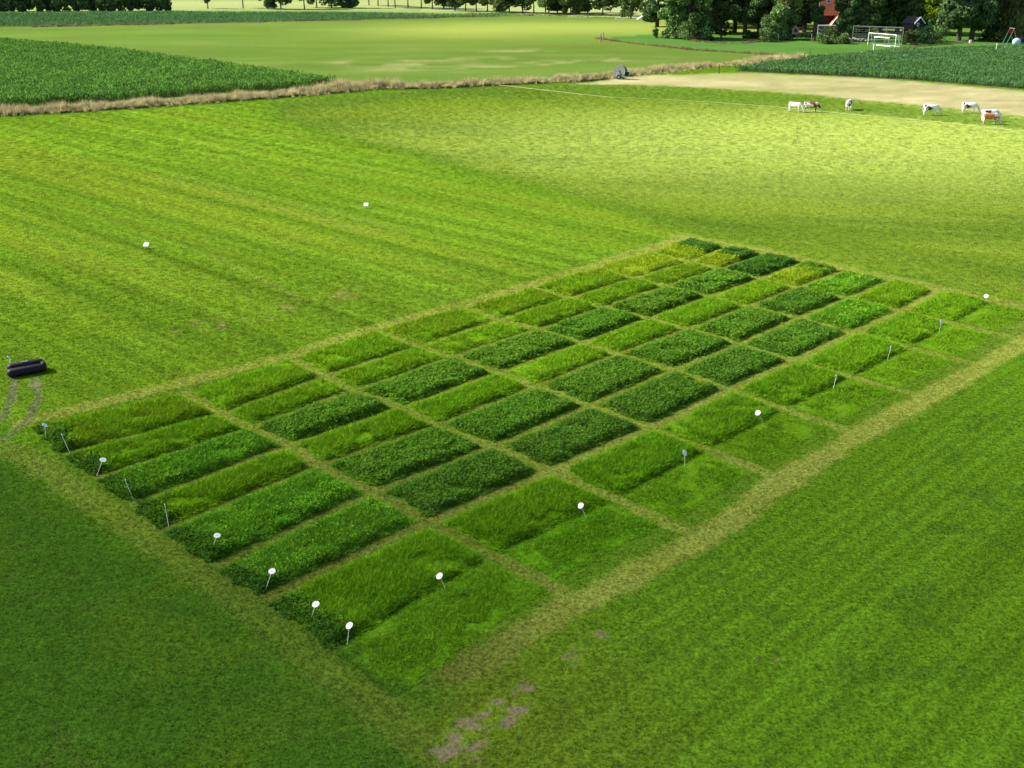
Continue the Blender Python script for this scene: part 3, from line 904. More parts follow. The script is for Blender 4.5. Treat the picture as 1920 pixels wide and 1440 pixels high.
def crown_mesh(name, mat, seed, h, rad, z0, n, leaf=.42, kind='round', gaps=.0):
    """leaf clumps spread through a set of overlapping lobes"""
    r = np.random.RandomState(seed)
    nl = 34 if kind != 'hedge' else 14
    lob = []
    for i in range(nl):
        f = r.rand()
        z = z0 + (h - z0) * f
        if kind == 'round': prof = math.sin(math.pi * min(1, .16 + .80 * f)) ** .6
        elif kind == 'cone': prof = (1 - f) ** .8 * .95 + .08
        elif kind == 'willow': prof = .8 if f < .6 else math.sqrt(max(0, 1 - ((f - .6) / .4) ** 2)) * .85 + .1
        elif kind == 'tall': prof = .45 + .45 * math.sin(math.pi * f)
        else: prof = .9
        a = r.rand() * 6.283; rr = rad * prof * math.sqrt(r.rand()) * .85
        lob.append((rr * math.cos(a), rr * math.sin(a), z, rad * r.uniform(.26, .46) * (1 if kind != 'cone' else max(.35, 1.1 - f))))
    per = n // nl
    P_ = []; T = []
    for (x, y, z, s) in lob:
        d = r.normal(size=(per, 3)); d /= np.linalg.norm(d, axis=1)[:, None]
        q = d * (s * r.uniform(.55, 1.08, per) ** .6)[:, None]
        if kind == 'willow': q[:, 2] = q[:, 2] * 1.2 - np.abs(r.normal(size=per)) * s * .9
        else: q[:, 2] *= .8
        q += np.array([x, y, z])
        P_.append(q); T.append(np.full(per, r.uniform(.7, 1.35)) * r.uniform(.7, 1.3, per))
    P_ = np.concatenate(P_); T = np.concatenate(T)
    P_[:, 2] = np.maximum(P_[:, 2], z0 * .6 + .15)
    k = vnoise(P_[:, 0] * .9 + seed, P_[:, 1] * .9 + P_[:, 2] * .7, seed) > gaps
    P_, T = P_[k], T[k]
    m = len(P_)
    u = r.normal(size=(m, 3)); u /= np.linalg.norm(u, axis=1)[:, None]
    if kind == 'willow': u = u * .3 + np.array([0, 0, 1]); u /= np.linalg.norm(u, axis=1)[:, None]
    w = np.cross(u, r.normal(size=(m, 3))); w /= np.linalg.norm(w, axis=1)[:, None] + 1e-6
    s = leaf * r.uniform(.6, 1.3, m)[:, None]
    asp = .35 if kind == 'willow' else .6
    V = np.stack([P_ - u * s, P_ + w * s * asp, P_ + u * s, P_ - w * s * asp], 1).reshape(-1, 3)
    me = np_mesh(name, V, np.arange(m * 4).reshape(m, 4), mat)
    a = me.attributes.new('tint', 'FLOAT', 'POINT'); a.data.foreach_set('value', np.repeat(T, 4).astype(np.float32))
    return me


def trunk_mesh(name, seed, h, r0, rad, z0, lean=0.0):
    rr = random.Random(seed); b = MB()
    top = Vector((lean, 0, h * .72))
    m1 = Vector((lean * .3 + rr.uniform(-.15, .15), rr.uniform(-.15, .15), h * .3))
    b.bar((0, 0, -.1), m1, r0 * 1.15, r0 * .8, 10); b.bar(m1, top, r0 * .8, r0 * .25, 8)
    for i in range(9):
        t = rr.uniform(.3, .9); p = m1.lerp(top, t) if t > .3 else m1
        a = rr.random() * 6.283; L = rad * rr.uniform(.45, .85)
        e = p + Vector((math.cos(a) * L, math.sin(a) * L, L * rr.uniform(.2, .8)))
        mid = p.lerp(e, .5) + Vector((0, 0, -.1 * L))
        b.bar(p, mid, r0 * .34, r0 * .22, 6); b.bar(mid, e, r0 * .22, r0 * .06, 5)
    bmesh.ops.recalc_face_normals(b.bm, faces=b.bm.faces)
    me = bpy.data.meshes.new(name); b.bm.to_mesh(me); b.bm.free(); me.materials.append(M_BARK)
    return me


_tree = {}


def tree(px, py, h, rad, kind, key, base, label, cat='tree', name='broadleaf_tree', group=None, seed=None, z0=None, n=5200, leaf=.42, gaps=.0, rz=None, r0=None):
    s = seed if seed is not None else rnd.randint(0, 9999)
    z0_ = h * .22 if z0 is None else z0
    k = (key, kind, s, h, rad)
    if k not in _tree:
        _tree[k] = (crown_mesh('crown', leaf_mat(key, base), s, h, rad, z0_, n, leaf, kind, gaps), trunk_mesh('trunk', s, h, r0 or .028 * h, rad, z0_))
    p = at(px, py)
    t = empty(name, p, rnd.random() * 6.28 if rz is None else rz)
    tag(t, label, cat, group)
    meshobj('crown', _tree[k][0], t); meshobj('trunk', _tree[k][1], t)
    return t


DK = (.130, .215, .065); DK2 = (.100, .170, .062); OL = (.110, .135, .045); GY = (.16, .25, .012); MG = (.075, .140, .025); LG = (.13, .20, .035)
gtrees = 'big trees round the farm garden'
farm = [
 (1266, 71, 19, 6.0, 'round', 'oak', DK, 3.6, 'outermost left garden tree with a slim pale trunk'),
 (1290, 73, 17, 5.5, 'round', 'oak', DK, 1.2, 'broad dark tree behind the left edge shrubs'),
 (1318, 62, 20, 6.5, 'round', 'oak2', DK2, 3.8, 'dark tree whose trunk stands before bright field'),
 (1350, 52, 20, 6.0, 'round', 'oak2', DK2, 6.0, 'tall dark tree behind the light green rounded one'),
 (1377, 61, 21, 6.0, 'round', 'oak', DK, 4.2, 'dark tree with twin trunks beside the field gap'),
 (1396, 64, 19, 5.5, 'round', 'oak2', DK2, 4.0, 'dark tree left of the sunny gap in the grove'),
 (1423, 63, 21, 6.5, 'round', 'oak', DK2, 4.2, 'thick-trunked dark tree right of the sunny gap'),
 (1452, 68, 20, 6.0, 'tall', 'spruce', DK2, 1.0, 'dense dark tree left of the playhouse'),
 (1470, 74, 17, 4.6, 'tall', 'oak', DK, .6, 'dark leafy tree reaching the ground by playhouse'),
 (1508, 60, 19, 6.0, 'tall', 'spruce', DK2, 3.5, 'nearly black tree behind the playhouse and swing'),
 (1590, 60, 20, 5.5, 'round', 'oak2', DK2, 2.6, 'dark tree just right of the orange roof'),
 (1584, 77, 16, 2.9, 'tall', 'oak2', DK2, 1.4, 'dark narrow tree in front of the right house corner'),
 (1527, 74, 16, 2.2, 'tall', 'oak2', DK2, 4.5, 'dark slim tree covering the left house corner'),
 (1618, 62, 19, 5.5, 'round', 'oak', DK2, 2.0, 'dark tree behind the left end of the ball net'),
 (1650, 60, 20, 6.5, 'round', 'oak', DK, 1.8, 'dark tree behind the white goal'),
 (1682, 60, 20, 5.5, 'round', 'oak2', DK, 3.0, 'dark tree behind the black timber shed'),
 (1718, 62, 17, 4.6, 'tall', 'oak', DK2, 2.6, 'dark tree directly right of the black shed'),
 (1775, 66, 20, 6.5, 'round', 'spruce', DK2, 4.0, 'large near-black tree right of the golden one'),
 (1797, 76, 20, 5.5, 'round', 'oak2', DK2, 4.2, 'dark tree with bare lower trunk above a pale patch'),
 (1821, 76, 21, 6.5, 'round', 'spruce', DK2, 3.6, 'tall dark tree with leaning trunk near the lawn'),
 (1850, 66, 18, 4.8, 'round', 'oak', DK2, 6.0, 'dark tree left of the drooping willow'),
]
for i, (px, py, h, rd, kd, key, bs, z0, lab) in enumerate(farm):
    tree(px, py, h, rd, kd, key, bs, lab, group=gtrees, seed=40 + i % 7, z0=z0, n=11000, leaf=.42, gaps=.0)
tree(1352, 73, 8.2, 2.9, 'round', 'light', (.085, .120, .035), 'light green rounded tree in front of the dark grove', seed=61, z0=1.2, n=3600, leaf=.3, name='small_tree')
tree(1746, 66, 10.5, 2.6, 'round', 'golden', GY, 'golden green small tree between the dark trees and shed', seed=62, z0=3.6, n=2600, leaf=.32, name='golden_tree')
tree(1893, 76, 17, 5.6, 'willow', 'willow', OL, 'olive drooping willow at the right edge', seed=63, z0=1.6, n=9000, leaf=.5, name='willow_tree')
tree(1935, 60, 17, 4.5, 'willow', 'willow', OL, 'second olive willow beyond the one over the lawn', seed=64, z0=3.6, n=5000, leaf=.5, name='willow_tree')
for (px, py, h, rd, key, bs, lab) in [
    (1229, 71, 2.3, 1.0, 'topi', DK, 'smaller clipped round shrub left of the garden trees'),
    (1251, 72, 2.6, 1.45, 'topi', DK, 'larger clipped round shrub left of the garden trees'),
    (1327, 77, 4.2, 1.6, 'bluish', (.03, .075, .03), 'dark bluish shrub left of the light green tree'),
    (1287, 75, 4.0, 2.2, 'oak', DK, 'low bush under the leftmost garden trees'),
    (1556, 79, 3.4, 2.4, 'light', (.085, .15, .03), 'light green bush in front of the house canopy'),
    (1545, 82, 2.0, 2.2, 'hedge', DK, 'low dark clipped bush left in front of house'),
    (1575, 82, 2.0, 2.2, 'hedge', DK, 'low dark clipped bush right in front of house'),
    (1702, 84, 2.8, 2.4, 'light', (.07, .13, .03), 'green bush at the foot of the black shed'),
    (1735, 82, 3.6, 3.0, 'bluish', (.03, .065, .025), 'dark bush right of the black shed'),
    (1756, 78, 3.4, 3.2, 'oak', DK2, 'dark bush under the golden tree'),
    (1852, 76, 3.2, 3.2, 'bluish', (.02, .045, .035), 'blue-black bush left of the willow'),
    (1872, 78, 2.2, 3.0, 'light', (.06, .095, .04), 'olive low bush under the willow'),
    (1440, 78, 2.6, 2.4, 'oak', DK, 'dark bush at the end of the dry bank'),
    (1405, 72, 1.6, 2.2, 'bluish', (.04, .08, .03), 'low bush in the sunny gap of the grove')]:
    p = at(px, py)
    o = meshobj('garden_shrub', crown_mesh('garden_shrub', leaf_mat(key, bs), int(px), h, rd, .12, 1100, .24, 'hedge' if h < 3.3 else 'round'))
    o.location = p
    tag(o, lab, 'shrub', 'shrubs along the garden edge')

# row of avenue trees on the far road, from left to right
grow = 'avenue trees along the far road'
row = [(390, 16, 11, 2.6, 2.8), (456, 15, 12, 4, 5.2), (502, 17, 14, 4.2, 1.2), (527, 17, 14, 4.6, 1.6), (571, 17, 13, 5, 4.5), (594, 14, 14, 5, 2.0), (622, 15, 14, 5, 1.6), (654, 15, 13, 4, .8),
       (692, 10, 12, 3.6, 5.8), (709, 11, 12, 3.4, 5.2), (728, 13, 12, 3.6, 5.2), (741, 15, 12, 3.4, 5.0), (765, 14, 12, 3.6, 5.0), (790, 15, 12, 4.2, 4.8), (811, 17, 11, 4.2, 2.8),
       (832, 16, 11, 4, 1.8), (853, 20, 13, 4, 2.2), (873, 21, 12, 4, 4.2), (893, 21, 13, 4.6, 3.2), (914, 22, 12, 4.4, 3.2), (937, 24, 13, 4.4, 1.2), (955, 23, 12, 4.2, 2.2), (980, 24, 13, 4.8, 1.8),
       (1001, 25, 13, 4.4, 3.6), (1023, 27, 12, 4.0, 3.8), (1029, 24, 13, 4.4, 3.8), (1045, 25, 12, 4.6, 1.8), (1070, 28, 12, 4.4, .9), (1087, 26, 13, 4.6, 3.4), (1102, 24, 13, 4.4, 3.4),
       (1130, 29, 13, 5.0, 1.8), (1167, 30, 13, 4.6, 2.6), (1183, 34, 13, 4.6, 1.0)]
near_of = ['standing alone left of the others', 'with bare trunk at its left', 'bushy to the ground']
for i, (px, py, h, rd, z0) in enumerate(row):
    lush = z0 < 2.5
    if px < 470: wh = ['lone small tree on the pale far field', 'small slim tree right of the lone one'][i]
    elif px < 670:
        wh = ['leftmost leafy tree', 'low round tree', 'slender tree', 'leaning tree', 'dense dark tree', 'rightmost solid dark tree'][i - 2] + ' of the dark clump above the far crop strip'
    elif px < 845:
        wh = ['first', 'second', 'third', 'fourth', 'fifth', 'sixth', 'seventh', 'eighth'][i - 8] + ' avenue tree right of the dark clump, ' + ('leafy low' if lush else 'bare trunk')
    else:
        nrev = len(row) - i
        wh = ['', 'first', 'second', 'third', 'fourth', 'fifth', 'sixth', 'seventh', 'eighth', 'ninth', 'tenth', 'eleventh', 'twelfth', 'thirteenth', 'fourteenth', 'fifteenth', 'sixteenth', 'seventeenth', 'eighteenth'][nrev] + ' avenue tree left of the garden grove, ' + ('leafy to the ground' if lush else 'bare lower trunk')
    tree(px, py, h, rd * .95, 'round', 'far' if px > 670 else 'fardk', (.125, .185, .055) if px > 670 else DK2, wh, name='avenue_tree', group=grow, seed=80 + i % 9, z0=max(.5, z0 - .3), n=4200, leaf=.46, gaps=.08, r0=.24)

# hedgerow far left: separate bushes and small trees
back = [(1232, 50, 5.5, 2.2), (1300, 48, 6, 3), (1338, 44, 6, 4.5), (1410, 47, 6, 4.6), (1440, 52, 6, 1), (1480, 55, 6, 1), (1530, 50, 5, 6), (1600, 48, 6, 1.5), (1634, 47, 6, 1), (1666, 46, 6, 1.0), (1700, 48, 6, 1.2), (1733, 47, 6, 1.5), (1762, 50, 6, 5.2), (1790, 46, 6, 4.8), (1838, 52, 6, 5.5)]
bw = ['behind the outermost left tree', 'behind the left edge shrubs', 'above the light green tree', 'over the sunny gap', 'left of the playhouse, farther back', 'behind the playhouse', 'directly behind the house roof', 'right of the roof, farther back', 'behind the ball net left half', 'behind the white goal, farther back', 'behind the black shed, farther back', 'behind the golden tree', 'above the small bright gap', 'between the two darkest right trees', 'left of the willow, farther back']
for i, (px, py, rd, z0) in enumerate(back):
    tree(px, py, 20, rd, 'round', 'oak2', DK2, 'tall dark back tree ' + bw[i], group='back row of the farm grove', seed=40 + i % 5, z0=z0, n=9000, leaf=.48)
ghed = 'bushes of the far left hedgerow'
for i in range(19):
    px = 4 + i * 17.2
    dark = i not in (7,)
    p = at(px, 21.5 - i * .08 + rnd.uniform(-.5, .5))
    hh = rnd.uniform(5.5, 7.5)
    rd = rnd.uniform(2.0, 3.0)
    seedi = 120 + i % 6
    c = crown_mesh('hedgerow_bush', leaf_mat('hedgerow' if dark else 'hedgelight', (.095, .165, .060) if dark else (.16, .26, .06)), seedi, hh * 1.15, rd * 1.05, .3, 3000, .45, 'tall' if dark else 'round', .28)
    o = meshobj('hedgerow_bush', c); o.location = p; o.rotation_euler[2] = rnd.random() * 6
    pos = ['leftmost', 'second', 'third', 'fourth', 'fifth', 'sixth', 'seventh', 'bright yellow-green', 'eighth', 'ninth', 'tenth', 'eleventh', 'twelfth', 'thirteenth', 'fourteenth', 'fifteenth', 'sixteenth', 'seventeenth', 'rightmost dark'][i]
    tag(o, pos + (' dark' if dark and i != 18 else '') + ' bush of the far left hedgerow' + (', counted from the left' if i not in (0, 7, 18) else ''), 'bush', ghed)

# ------------------------------------------------------------------ house with orange roof
M_ORANGE = plain('orange_tile', (.78, .24, .09), .8, .25, 3)
M_SOLAR = plain('solar_glass', (.035, .05, .11), .15, .2, 2, spec=.8)
M_WHITE = plain('white_paint', (.84, .84, .82), .5, .06, 5)
M_GREYW = plain('grey_render', (.30, .29, .30), .8, .12, 4)
M_BRICK = plain('dark_brick', (.055, .030, .026), .9, .2, 6)
M_BLACKW = plain('black_timber', (.018, .016, .02), .7, .4, 6)
M_GLASS = plain('window_glass', (.05, .06, .07), .08, .1, 2, spec=.9)
M_WOOD = plain('weathered_wood', (.30, .24, .17), .85, .25, 6)
M_ROOFB = plain('brown_roof_tile', (.17, .095, .075), .85, .25, 5)
M_METAL = plain('galvanised_metal', (.42, .43, .44), .35, .12, 9, metal=.7)
M_BLUE = plain('light_blue_plastic', (.30, .58, .68), .35, .1, 4)
M_RUBBER = plain('black_rubber', (.02, .02, .022), .8, .2, 9)
M_DARKP = plain('navy_black_shell', (.008, .008, .013), .6, .3, 5, spec=.25)
M_NET = plain('pale_netting', (.35, .36, .35), .9, .1, 5)
M_STONE = plain('pale_pink_heap', (.46, .34, .33), .9, .3, 3, bump=.5)

hp = at(1551, 71)
hs = empty('farmhouse', hp, math.radians(-6))
tag(hs, 'house with orange tiled roof, solar panels on top, grey gabled extension', 'house')
def B(c, s, nm, mat, par=hs, **k): return MB().box(c, s, **k).build(nm, mat, par)
B((0, 5, 2.8), (4.6, 8, 5.6), 'wall', M_BRICK)
# roof slope facing the camera: courses of tiles
sl0, sl1 = Vector((0, .6, 5.4)), Vector((0, 6.2, 12.5))
dv = sl1 - sl0; ang = math.atan2(dv.z, dv.y)
rf = MB().box((0, 3.4, 8.9), (4.7, dv.length, .12), rx=ang).build('roof', M_ORANGE, hs)
rfb = MB().box((0, 9.0, 8.9), (4.7, dv.length, .12), rx=-ang).build('roof', M_ORANGE, hs)
crs = MB()
for i in range(22):
    p = sl0.lerp(sl1, (i + .5) / 22)
    crs.box((0, p.y - .06, p.z + .10), (4.6, .40, .05), rx=ang - .10)
crs = crs.build('tile_course', M_ORANGE, rf); crs['kind'] = 'stuff'
for i in range(6):
    for r_ in range(2):
        p = sl0.lerp(sl1, .72 + .19 * r_)
        B((-1.9 + i * .76, p.y - .12, p.z + .22), (.72, 1.5, .05), 'solar_panel', M_SOLAR, rf, rx=ang)
p = sl0.lerp(sl1, .42)
w_ = B((-.1, p.y - .1, p.z + .18), (.85, 1.0, .10), 'skylight', M_WHITE, rf, rx=ang)
B((-.1, p.y - .14, p.z + .24), (.6, .75, .05), 'pane', M_SOLAR, w_, rx=ang)
for sx in (-1, 1): MB().bar(Vector((sx * 2.4, .5, 5.4)), Vector((sx * 2.4, 6.2, 12.6)), .13).build('verge', M_WHITE, hs)
B((2.0, -.9, 1.6), (3.2, 3.0, 3.2), 'wall', M_GREYW)
MB().poly([(.4, -2.4, 3.2), (3.6, -2.4, 3.2), (2.0, -2.4, 5.5)], 3.0, (0, 1, 0)).build('gable', M_BLACKW, hs)
for sx in (-1, 1):
    MB().bar((2.0, -2.5, 5.62), (2.0 + sx * 1.9, -2.5, 3.15), .10).build('bargeboard', M_WHITE, hs)
    MB().box((2.0 + sx * .88, -.9, 4.45), (.1, 3.2, 3.0), ry=-sx * math.radians(35)).build('roof', M_ORANGE, hs)
wn = B((2.1, -2.46, 4.0), (.7, .08, 1.25), 'window', M_WHITE)
B((2.1, -2.52, 4.0), (.46, .04, 1.0), 'pane', M_GLASS, wn)
B((-.3, -2.6, 3.1), (5.9, 2.2, .26), 'canopy', M_WHITE)
for x_ in (-3.1, -1.4, .9, 2.5): MB().bar((x_, -3.6, 0), (x_, -3.6, 3.0), .07).build('post', M_WHITE, hs)
B((-1.7, -.9, 1.45), (2.6, 2.6, 2.9), 'wall', M_GREYW)
dr = B((-2.4, -2.24, 1.1), (.95, .08, 2.1), 'door', M_WHITE)
B((-2.4, -2.30, 1.35), (.6, .04, 1.2), 'pane', M_GLASS, dr)
wn = B((-1.1, -2.24, 1.6), (1.0, .08, 1.1), 'window', M_WHITE)
B((-1.1, -2.30, 1.6), (.8, .04, .9), 'pane', M_GLASS, wn)

ou = empty('low_outbuilding', at(1581, 76), math.radians(-4))
tag(ou, 'low outbuilding with brown roof and pale wall right of the house', 'shed')
B((0, 2, .9), (4.2, 3, 1.8), 'wall', plain('pale_plaster', (.5, .45, .40), .9), ou)
B((0, 1.4, 2.35), (4.8, 2.6, .10), 'roof', M_ROOFB, ou, rx=math.radians(28))
B((0, 3.3, 2.35), (4.8, 2.0, .10), 'roof', M_ROOFB, ou, rx=math.radians(-28))
B((1.1, .47, .85), (.9, .06, 1.6), 'door', M_WOOD, ou)

sh = empty('black_timber_shed', at(1709, 79), math.radians(28))
tag(sh, 'tall black timber shed with white roof edge and white framed windows', 'shed')
MB().poly([(-1.6, -1.5, 0), (1.6, -1.5, 0), (1.6, -1.5, 4.3), (0, -1.5, 5.6), (-1.6, -1.5, 4.3)], 3.4, (0, 1, 0)).build('wall', M_BLACKW, sh)
for i in range(9):
    MB().box((-1.44 + i * .36, -1.52, 2.1), (.05, .04, 4.2)).build('batten', M_BLACKW, sh)
for sx in (-1, 1):
    MB().box((sx * .92, .2, 5.0), (2.25, 4.0, .10), ry=sx * math.radians(39)).build('roof', M_RUBBER, sh)
    MB().box((sx * .92, -1.82, 5.02), (2.30, .10, .24), ry=sx * math.radians(39)).build('fascia', M_WHITE, sh)
for (x_, z_, w2, h2) in ((-.75, 2.2, .8, .95), (-.3, 4.1, .7, .75)):
    wn = B((x_, -1.56, z_), (w2, .08, h2), 'window', M_WHITE, sh)
    B((x_, -1.62, z_), (w2 - .26, .04, h2 - .26), 'pane', M_GLASS, wn)
wn = B((1.66, -.2, 1.9), (.08, .8, .9), 'window', M_WHITE, sh); B((1.72, -.2, 1.9), (.04, .55, .65), 'pane', M_GLASS, wn)

# playhouse, swing frame, rail
ph = empty('playhouse', at(1490, 75), 0)
tag(ph, 'small wooden playhouse on legs at the edge of the dark trees', 'playhouse')
for sx in (-1, 1):
    for sy in (0, 1): MB().bar((sx * .75, sy * 1.2, 0), (sx * .75, sy * 1.2, 1.7), .07).build('leg', M_WOOD, ph)
B((0, .6, 1.4), (1.7, 1.4, .1), 'floor', M_WOOD, ph)
wl = MB(); wl.box((-.62, -.05, 2.0), (.45, .08, 1.2)); wl.box((.62, -.05, 2.0), (.45, .08, 1.2)); wl.box((0, -.05, 1.62), (.8, .078, .4)); wl.box((0, 1.25, 2.0), (1.7, .08, 1.2)); wl.box((.8, .6, 2.0), (.08, 1.2, 1.2)); wl.box((-.8, .6, 2.0), (.08, 1.2, 1.2))
wl.build('wall', M_WOOD, ph)
MB().poly([(-.85, -.08, 2.6), (.85, -.08, 2.6), (0, -.08, 3.3)], .08, (0, 1, 0)).build('gable', M_WOOD, ph)
for sx in (-1, 1): MB().box((sx * .48, .6, 3.0), (1.25, 1.6, .07), ry=sx * math.radians(39)).build('roof', M_WOOD, ph)
sw = empty('swing_frame', at(1507, 75), 0)
tag(sw, 'wooden swing frame with crossed pale legs beside the playhouse', 'swing')
for x_ in (-1.4, 1.4):
    MB().bar((x_ - .7, 0, 0), (x_, .2, 2.3), .06).build('leg', M_WOOD, sw); MB().bar((x_ + .7, 0, 0), (x_, .2, 2.3), .06).build('leg', M_WOOD, sw)
MB().bar((-1.9, .2, 2.3), (1.9, .2, 2.3), .07).build('top_beam', M_WOOD, sw)
for x_ in (-.4, .4): MB().bar((x_ * .6, .2, 2.25), (x_ * .6, .2, .6), .02).build('rope', M_WOOD, sw)
B((0, .2, .6), (.55, .25, .05), 'seat', M_WHITE, sw)
fn = empty('garden_rail', at(1532, 80), 0)
tag(fn, 'short pale post-and-rail fence piece left of the low bushes', 'fence')
for x_ in (-1.0, .6): MB().box((x_, 0, .6), (.12, .12, 1.2)).build('post', M_WOOD, fn)
for z_ in (.55, 1.05): MB().box((-.2, -.08, z_), (1.6, .05, .12)).build('rail', M_WOOD, fn)

# goals and ball-stop frame
def goal(name, p, rz, w, h, dep, r, lab, mat=M_WHITE):
    g = empty(name, p, rz); tag(g, lab, 'goal')
    for sx in (-1, 1):
        MB().bar((sx * w / 2, 0, 0), (sx * w / 2, 0, h), r).build('post', mat, g)
        MB().bar((sx * w / 2, 0, h), (sx * w / 2, dep * .45, h * .97), r * .5).build('net_stay', mat, g)
        MB().bar((sx * w / 2, dep * .45, h * .97), (sx * w / 2, dep, 0), r * .5).build('net_stay', mat, g)
    MB().bar((-w / 2 - r, 0, h), (w / 2 + r, 0, h), r).build('crossbar', mat, g)
    MB().bar((-w / 2, dep, .05), (w / 2, dep, .05), r * .5).build('back_bar', mat, g)
    return g


a, b_ = at(1627, 83.5), at(1678, 88)
goal('football_goal', (a + b_) / 2, math.atan2(b_.y - a.y, b_.x - a.x), (b_ - a).length, 2.6, 1.5, .085, 'large white football goal on the lawn before the dark trees')
a, b_ = at(1638, 85.5), at(1665, 87.5)
goal('small_goal', (a + b_) / 2, math.atan2(b_.y - a.y, b_.x - a.x), (b_ - a).length, 1.9, .9, .09, 'small grey goal standing inside the large white goal', M_METAL)
a, b_ = at(1597, 82), at(1690, 86)
bs = empty('ball_stop_frame', (a + b_) / 2, math.atan2(b_.y - a.y, b_.x - a.x))
tag(bs, 'tall thin grey ball-stop frame with net behind the goals', 'net frame')
Wd = (b_ - a).length
for i in range(4):
    MB().bar((-Wd / 2 + Wd * i / 3, 0, 0), (-Wd / 2 + Wd * i / 3, 0, 4.0), .06).build('post', M_METAL, bs)
MB().bar((-Wd / 2, 0, 4.0), (Wd / 2, 0, 4.0), .06).build('top_rail', M_METAL, bs)
nb = MB()
for i in range(17): nb.bar((-Wd / 2 + Wd * i / 16, 0, .1), (-Wd / 2 + Wd * i / 16, 0, 4.0), .008, seg=3)
for i in range(8): nb.bar((-Wd / 2, 0, .3 + i * .5), (Wd / 2, 0, .3 + i * .5), .008, seg=3)
nb = nb.build('net', M_NET, bs); nb['kind'] = 'stuff'

hpz = MB()
for i in range(26): hpz.ball((rnd.uniform(-2.4, 2.4), rnd.uniform(-.8, .8), rnd.uniform(.1, .9)), rnd.uniform(.2, .5), 1, (1, 1, .7))
hpz = hpz.build('rubble_heap', M_STONE); hpz.location = at(1606, 79)
tag(hpz, 'low pinkish heap behind the left end of the ball net', 'heap')

# play equipment at the right edge
sg = empty('triangular_swing', at(1897, 84), 0)
tag(sg, 'A-shaped wooden swing with green lower legs at the right edge', 'swing')
M_GRN = plain('green_paint', (.06, .30, .20), .5)
for sy in (0, 2.2):
    for sx in (-1, 1):
        MB().bar((sx * 1.3, sy, 0), (sx * .55, sy, 2.1), .06).build('lower_leg', M_GRN, sg)
        MB().bar((sx * .55, sy, 2.1), (0, sy, 3.6), .06).build('leg', plain('red_wood', (.30, .13, .09), .8), sg)
MB().bar((0, -.2, 3.6), (0, 2.4, 3.6), .07).build('top_beam', M_WOOD, sg)
bt = empty('play_tent', at(1905, 85), 0)
tag(bt, 'pale blue round play tent beside the triangular swing', 'tent')
MB().ball((0, 0, .75), .95, 3, (1, 1, .95)).build('dome', M_BLUE, bt, True)
MB().ball((-.35, -.35, .9), .62, 3, (1, .9, 1)).build('pale_panel', M_WHITE, bt, True)
tc = empty('garden_trailer', at(1921, 84.5), 0)
tag(tc, 'dark garden trailer with white load cut by the right edge', 'trailer')
B((0, 0, .95), (2.6, 1.4, .9), 'body', M_BLACKW, tc); B((0, -.75, .35), (2.2, .2, .5), 'load', M_WHITE, tc)
for sx in (-.8, .8): MB().bar((sx, -.85, .3), (sx, -.65, .3), .3, seg=16).build('wheel', M_RUBBER, tc)

# posts and small white things along field edges
def post(px, py, h, r, mat, lab, name='fence_post', cat='post', group='fence posts at the field edges'):
    p = at(px, py)
    o = empty(name, p); tag(o, lab, cat, group)
    MB().bar((0, 0, -.1), (0, 0, h), r, r * .9, 8).build('shaft', mat, o)
    MB().bar((0, 0, h), (0, 0, h + r * .8), r * .9, r * .3, 8).build('cap', mat, o)
    return o


M_DPOST = plain('dark_post_wood', (.07, .06, .045), .9)
post(1348, 138, 1.5, .09, M_DPOST, 'dark post left of the leafy crop near the ditch bank')
post(1508, 112, 1.2, .10, M_DPOST, 'dark post at the right tip of the dry bank')
post(1519, 103, 1.3, .06, M_DPOST, 'thin dark post on the lawn above the bank tip')
post(1459, 78, 1.5, .08, M_WOOD, 'pale post at the foot of the dark trees')
post(1521, 79, 1.9, .08, M_WOOD, 'pale tall post between playhouse and house')
post(1637, 99, 1.5, .13, M_WHITE, 'thick white post in front of the white goal')
post(1867, 98, 1.8, .09, M_WHITE, 'white post at the far edge of the leafy crop')
post(1883, 96, 1.0, .06, M_WHITE, 'short pale post right of the white one at crop edge')
post(1126, 79, 1.9, .16, M_WOOD, 'left of two brown gate posts at the lawn corner', 'gate_post')
post(1131, 77, 2.0, .14, M_WOOD, 'right of two brown gate posts at the lawn corner', 'gate_post')
post(1603, 77, 3.0, .07, M_WOOD, 'slim brown post at the left of the ball net')
for px, py, lab in ((1616, 103, 'white bucket on the crop edge left of the goal'), (1819, 80.5, 'white bucket on the lawn below the leaning dark tree')):
    o = empty('bucket', at(px, py)); tag(o, lab, 'bucket', 'white buckets on the lawn edge')
    MB().bar((0, 0, 0), (0, 0, .62), .26, .34, 14).build('body', M_WHITE, o)
    MB().bar((0, 0, .60), (0, 0, .66), .37, .37, 14).build('rim', M_WHITE, o)

# white tent-like covers far away
tt = empty('white_canvas_shelter', at(1207, 37)); tag(tt, 'white pointed canvas shelter at the end of the far tree row', 'shelter')
MB().poly([(-2.2, 0, 0), (1.8, 0, 0), (.9, 0, 2.0)], 3, (0, 1, 0)).build('cover', M_WHITE, tt)
tt = empty('white_trailer', at(1219, 37.5)); tag(tt, 'white boxy trailer right of the canvas shelter', 'trailer')
MB().box((0, .8, 1.3), (2.6, 2, 1.7), bev=.35).build('body', M_WHITE, tt)
for sx in (-.6, .6): MB().bar((sx, -.3, .35), (sx, -.1, .35), .35, seg=14).build('wheel', M_RUBBER, tt)
MB().bar((1.3, .8, .6), (3.0, .8, .55), .07).build('drawbar', M_METAL, tt)

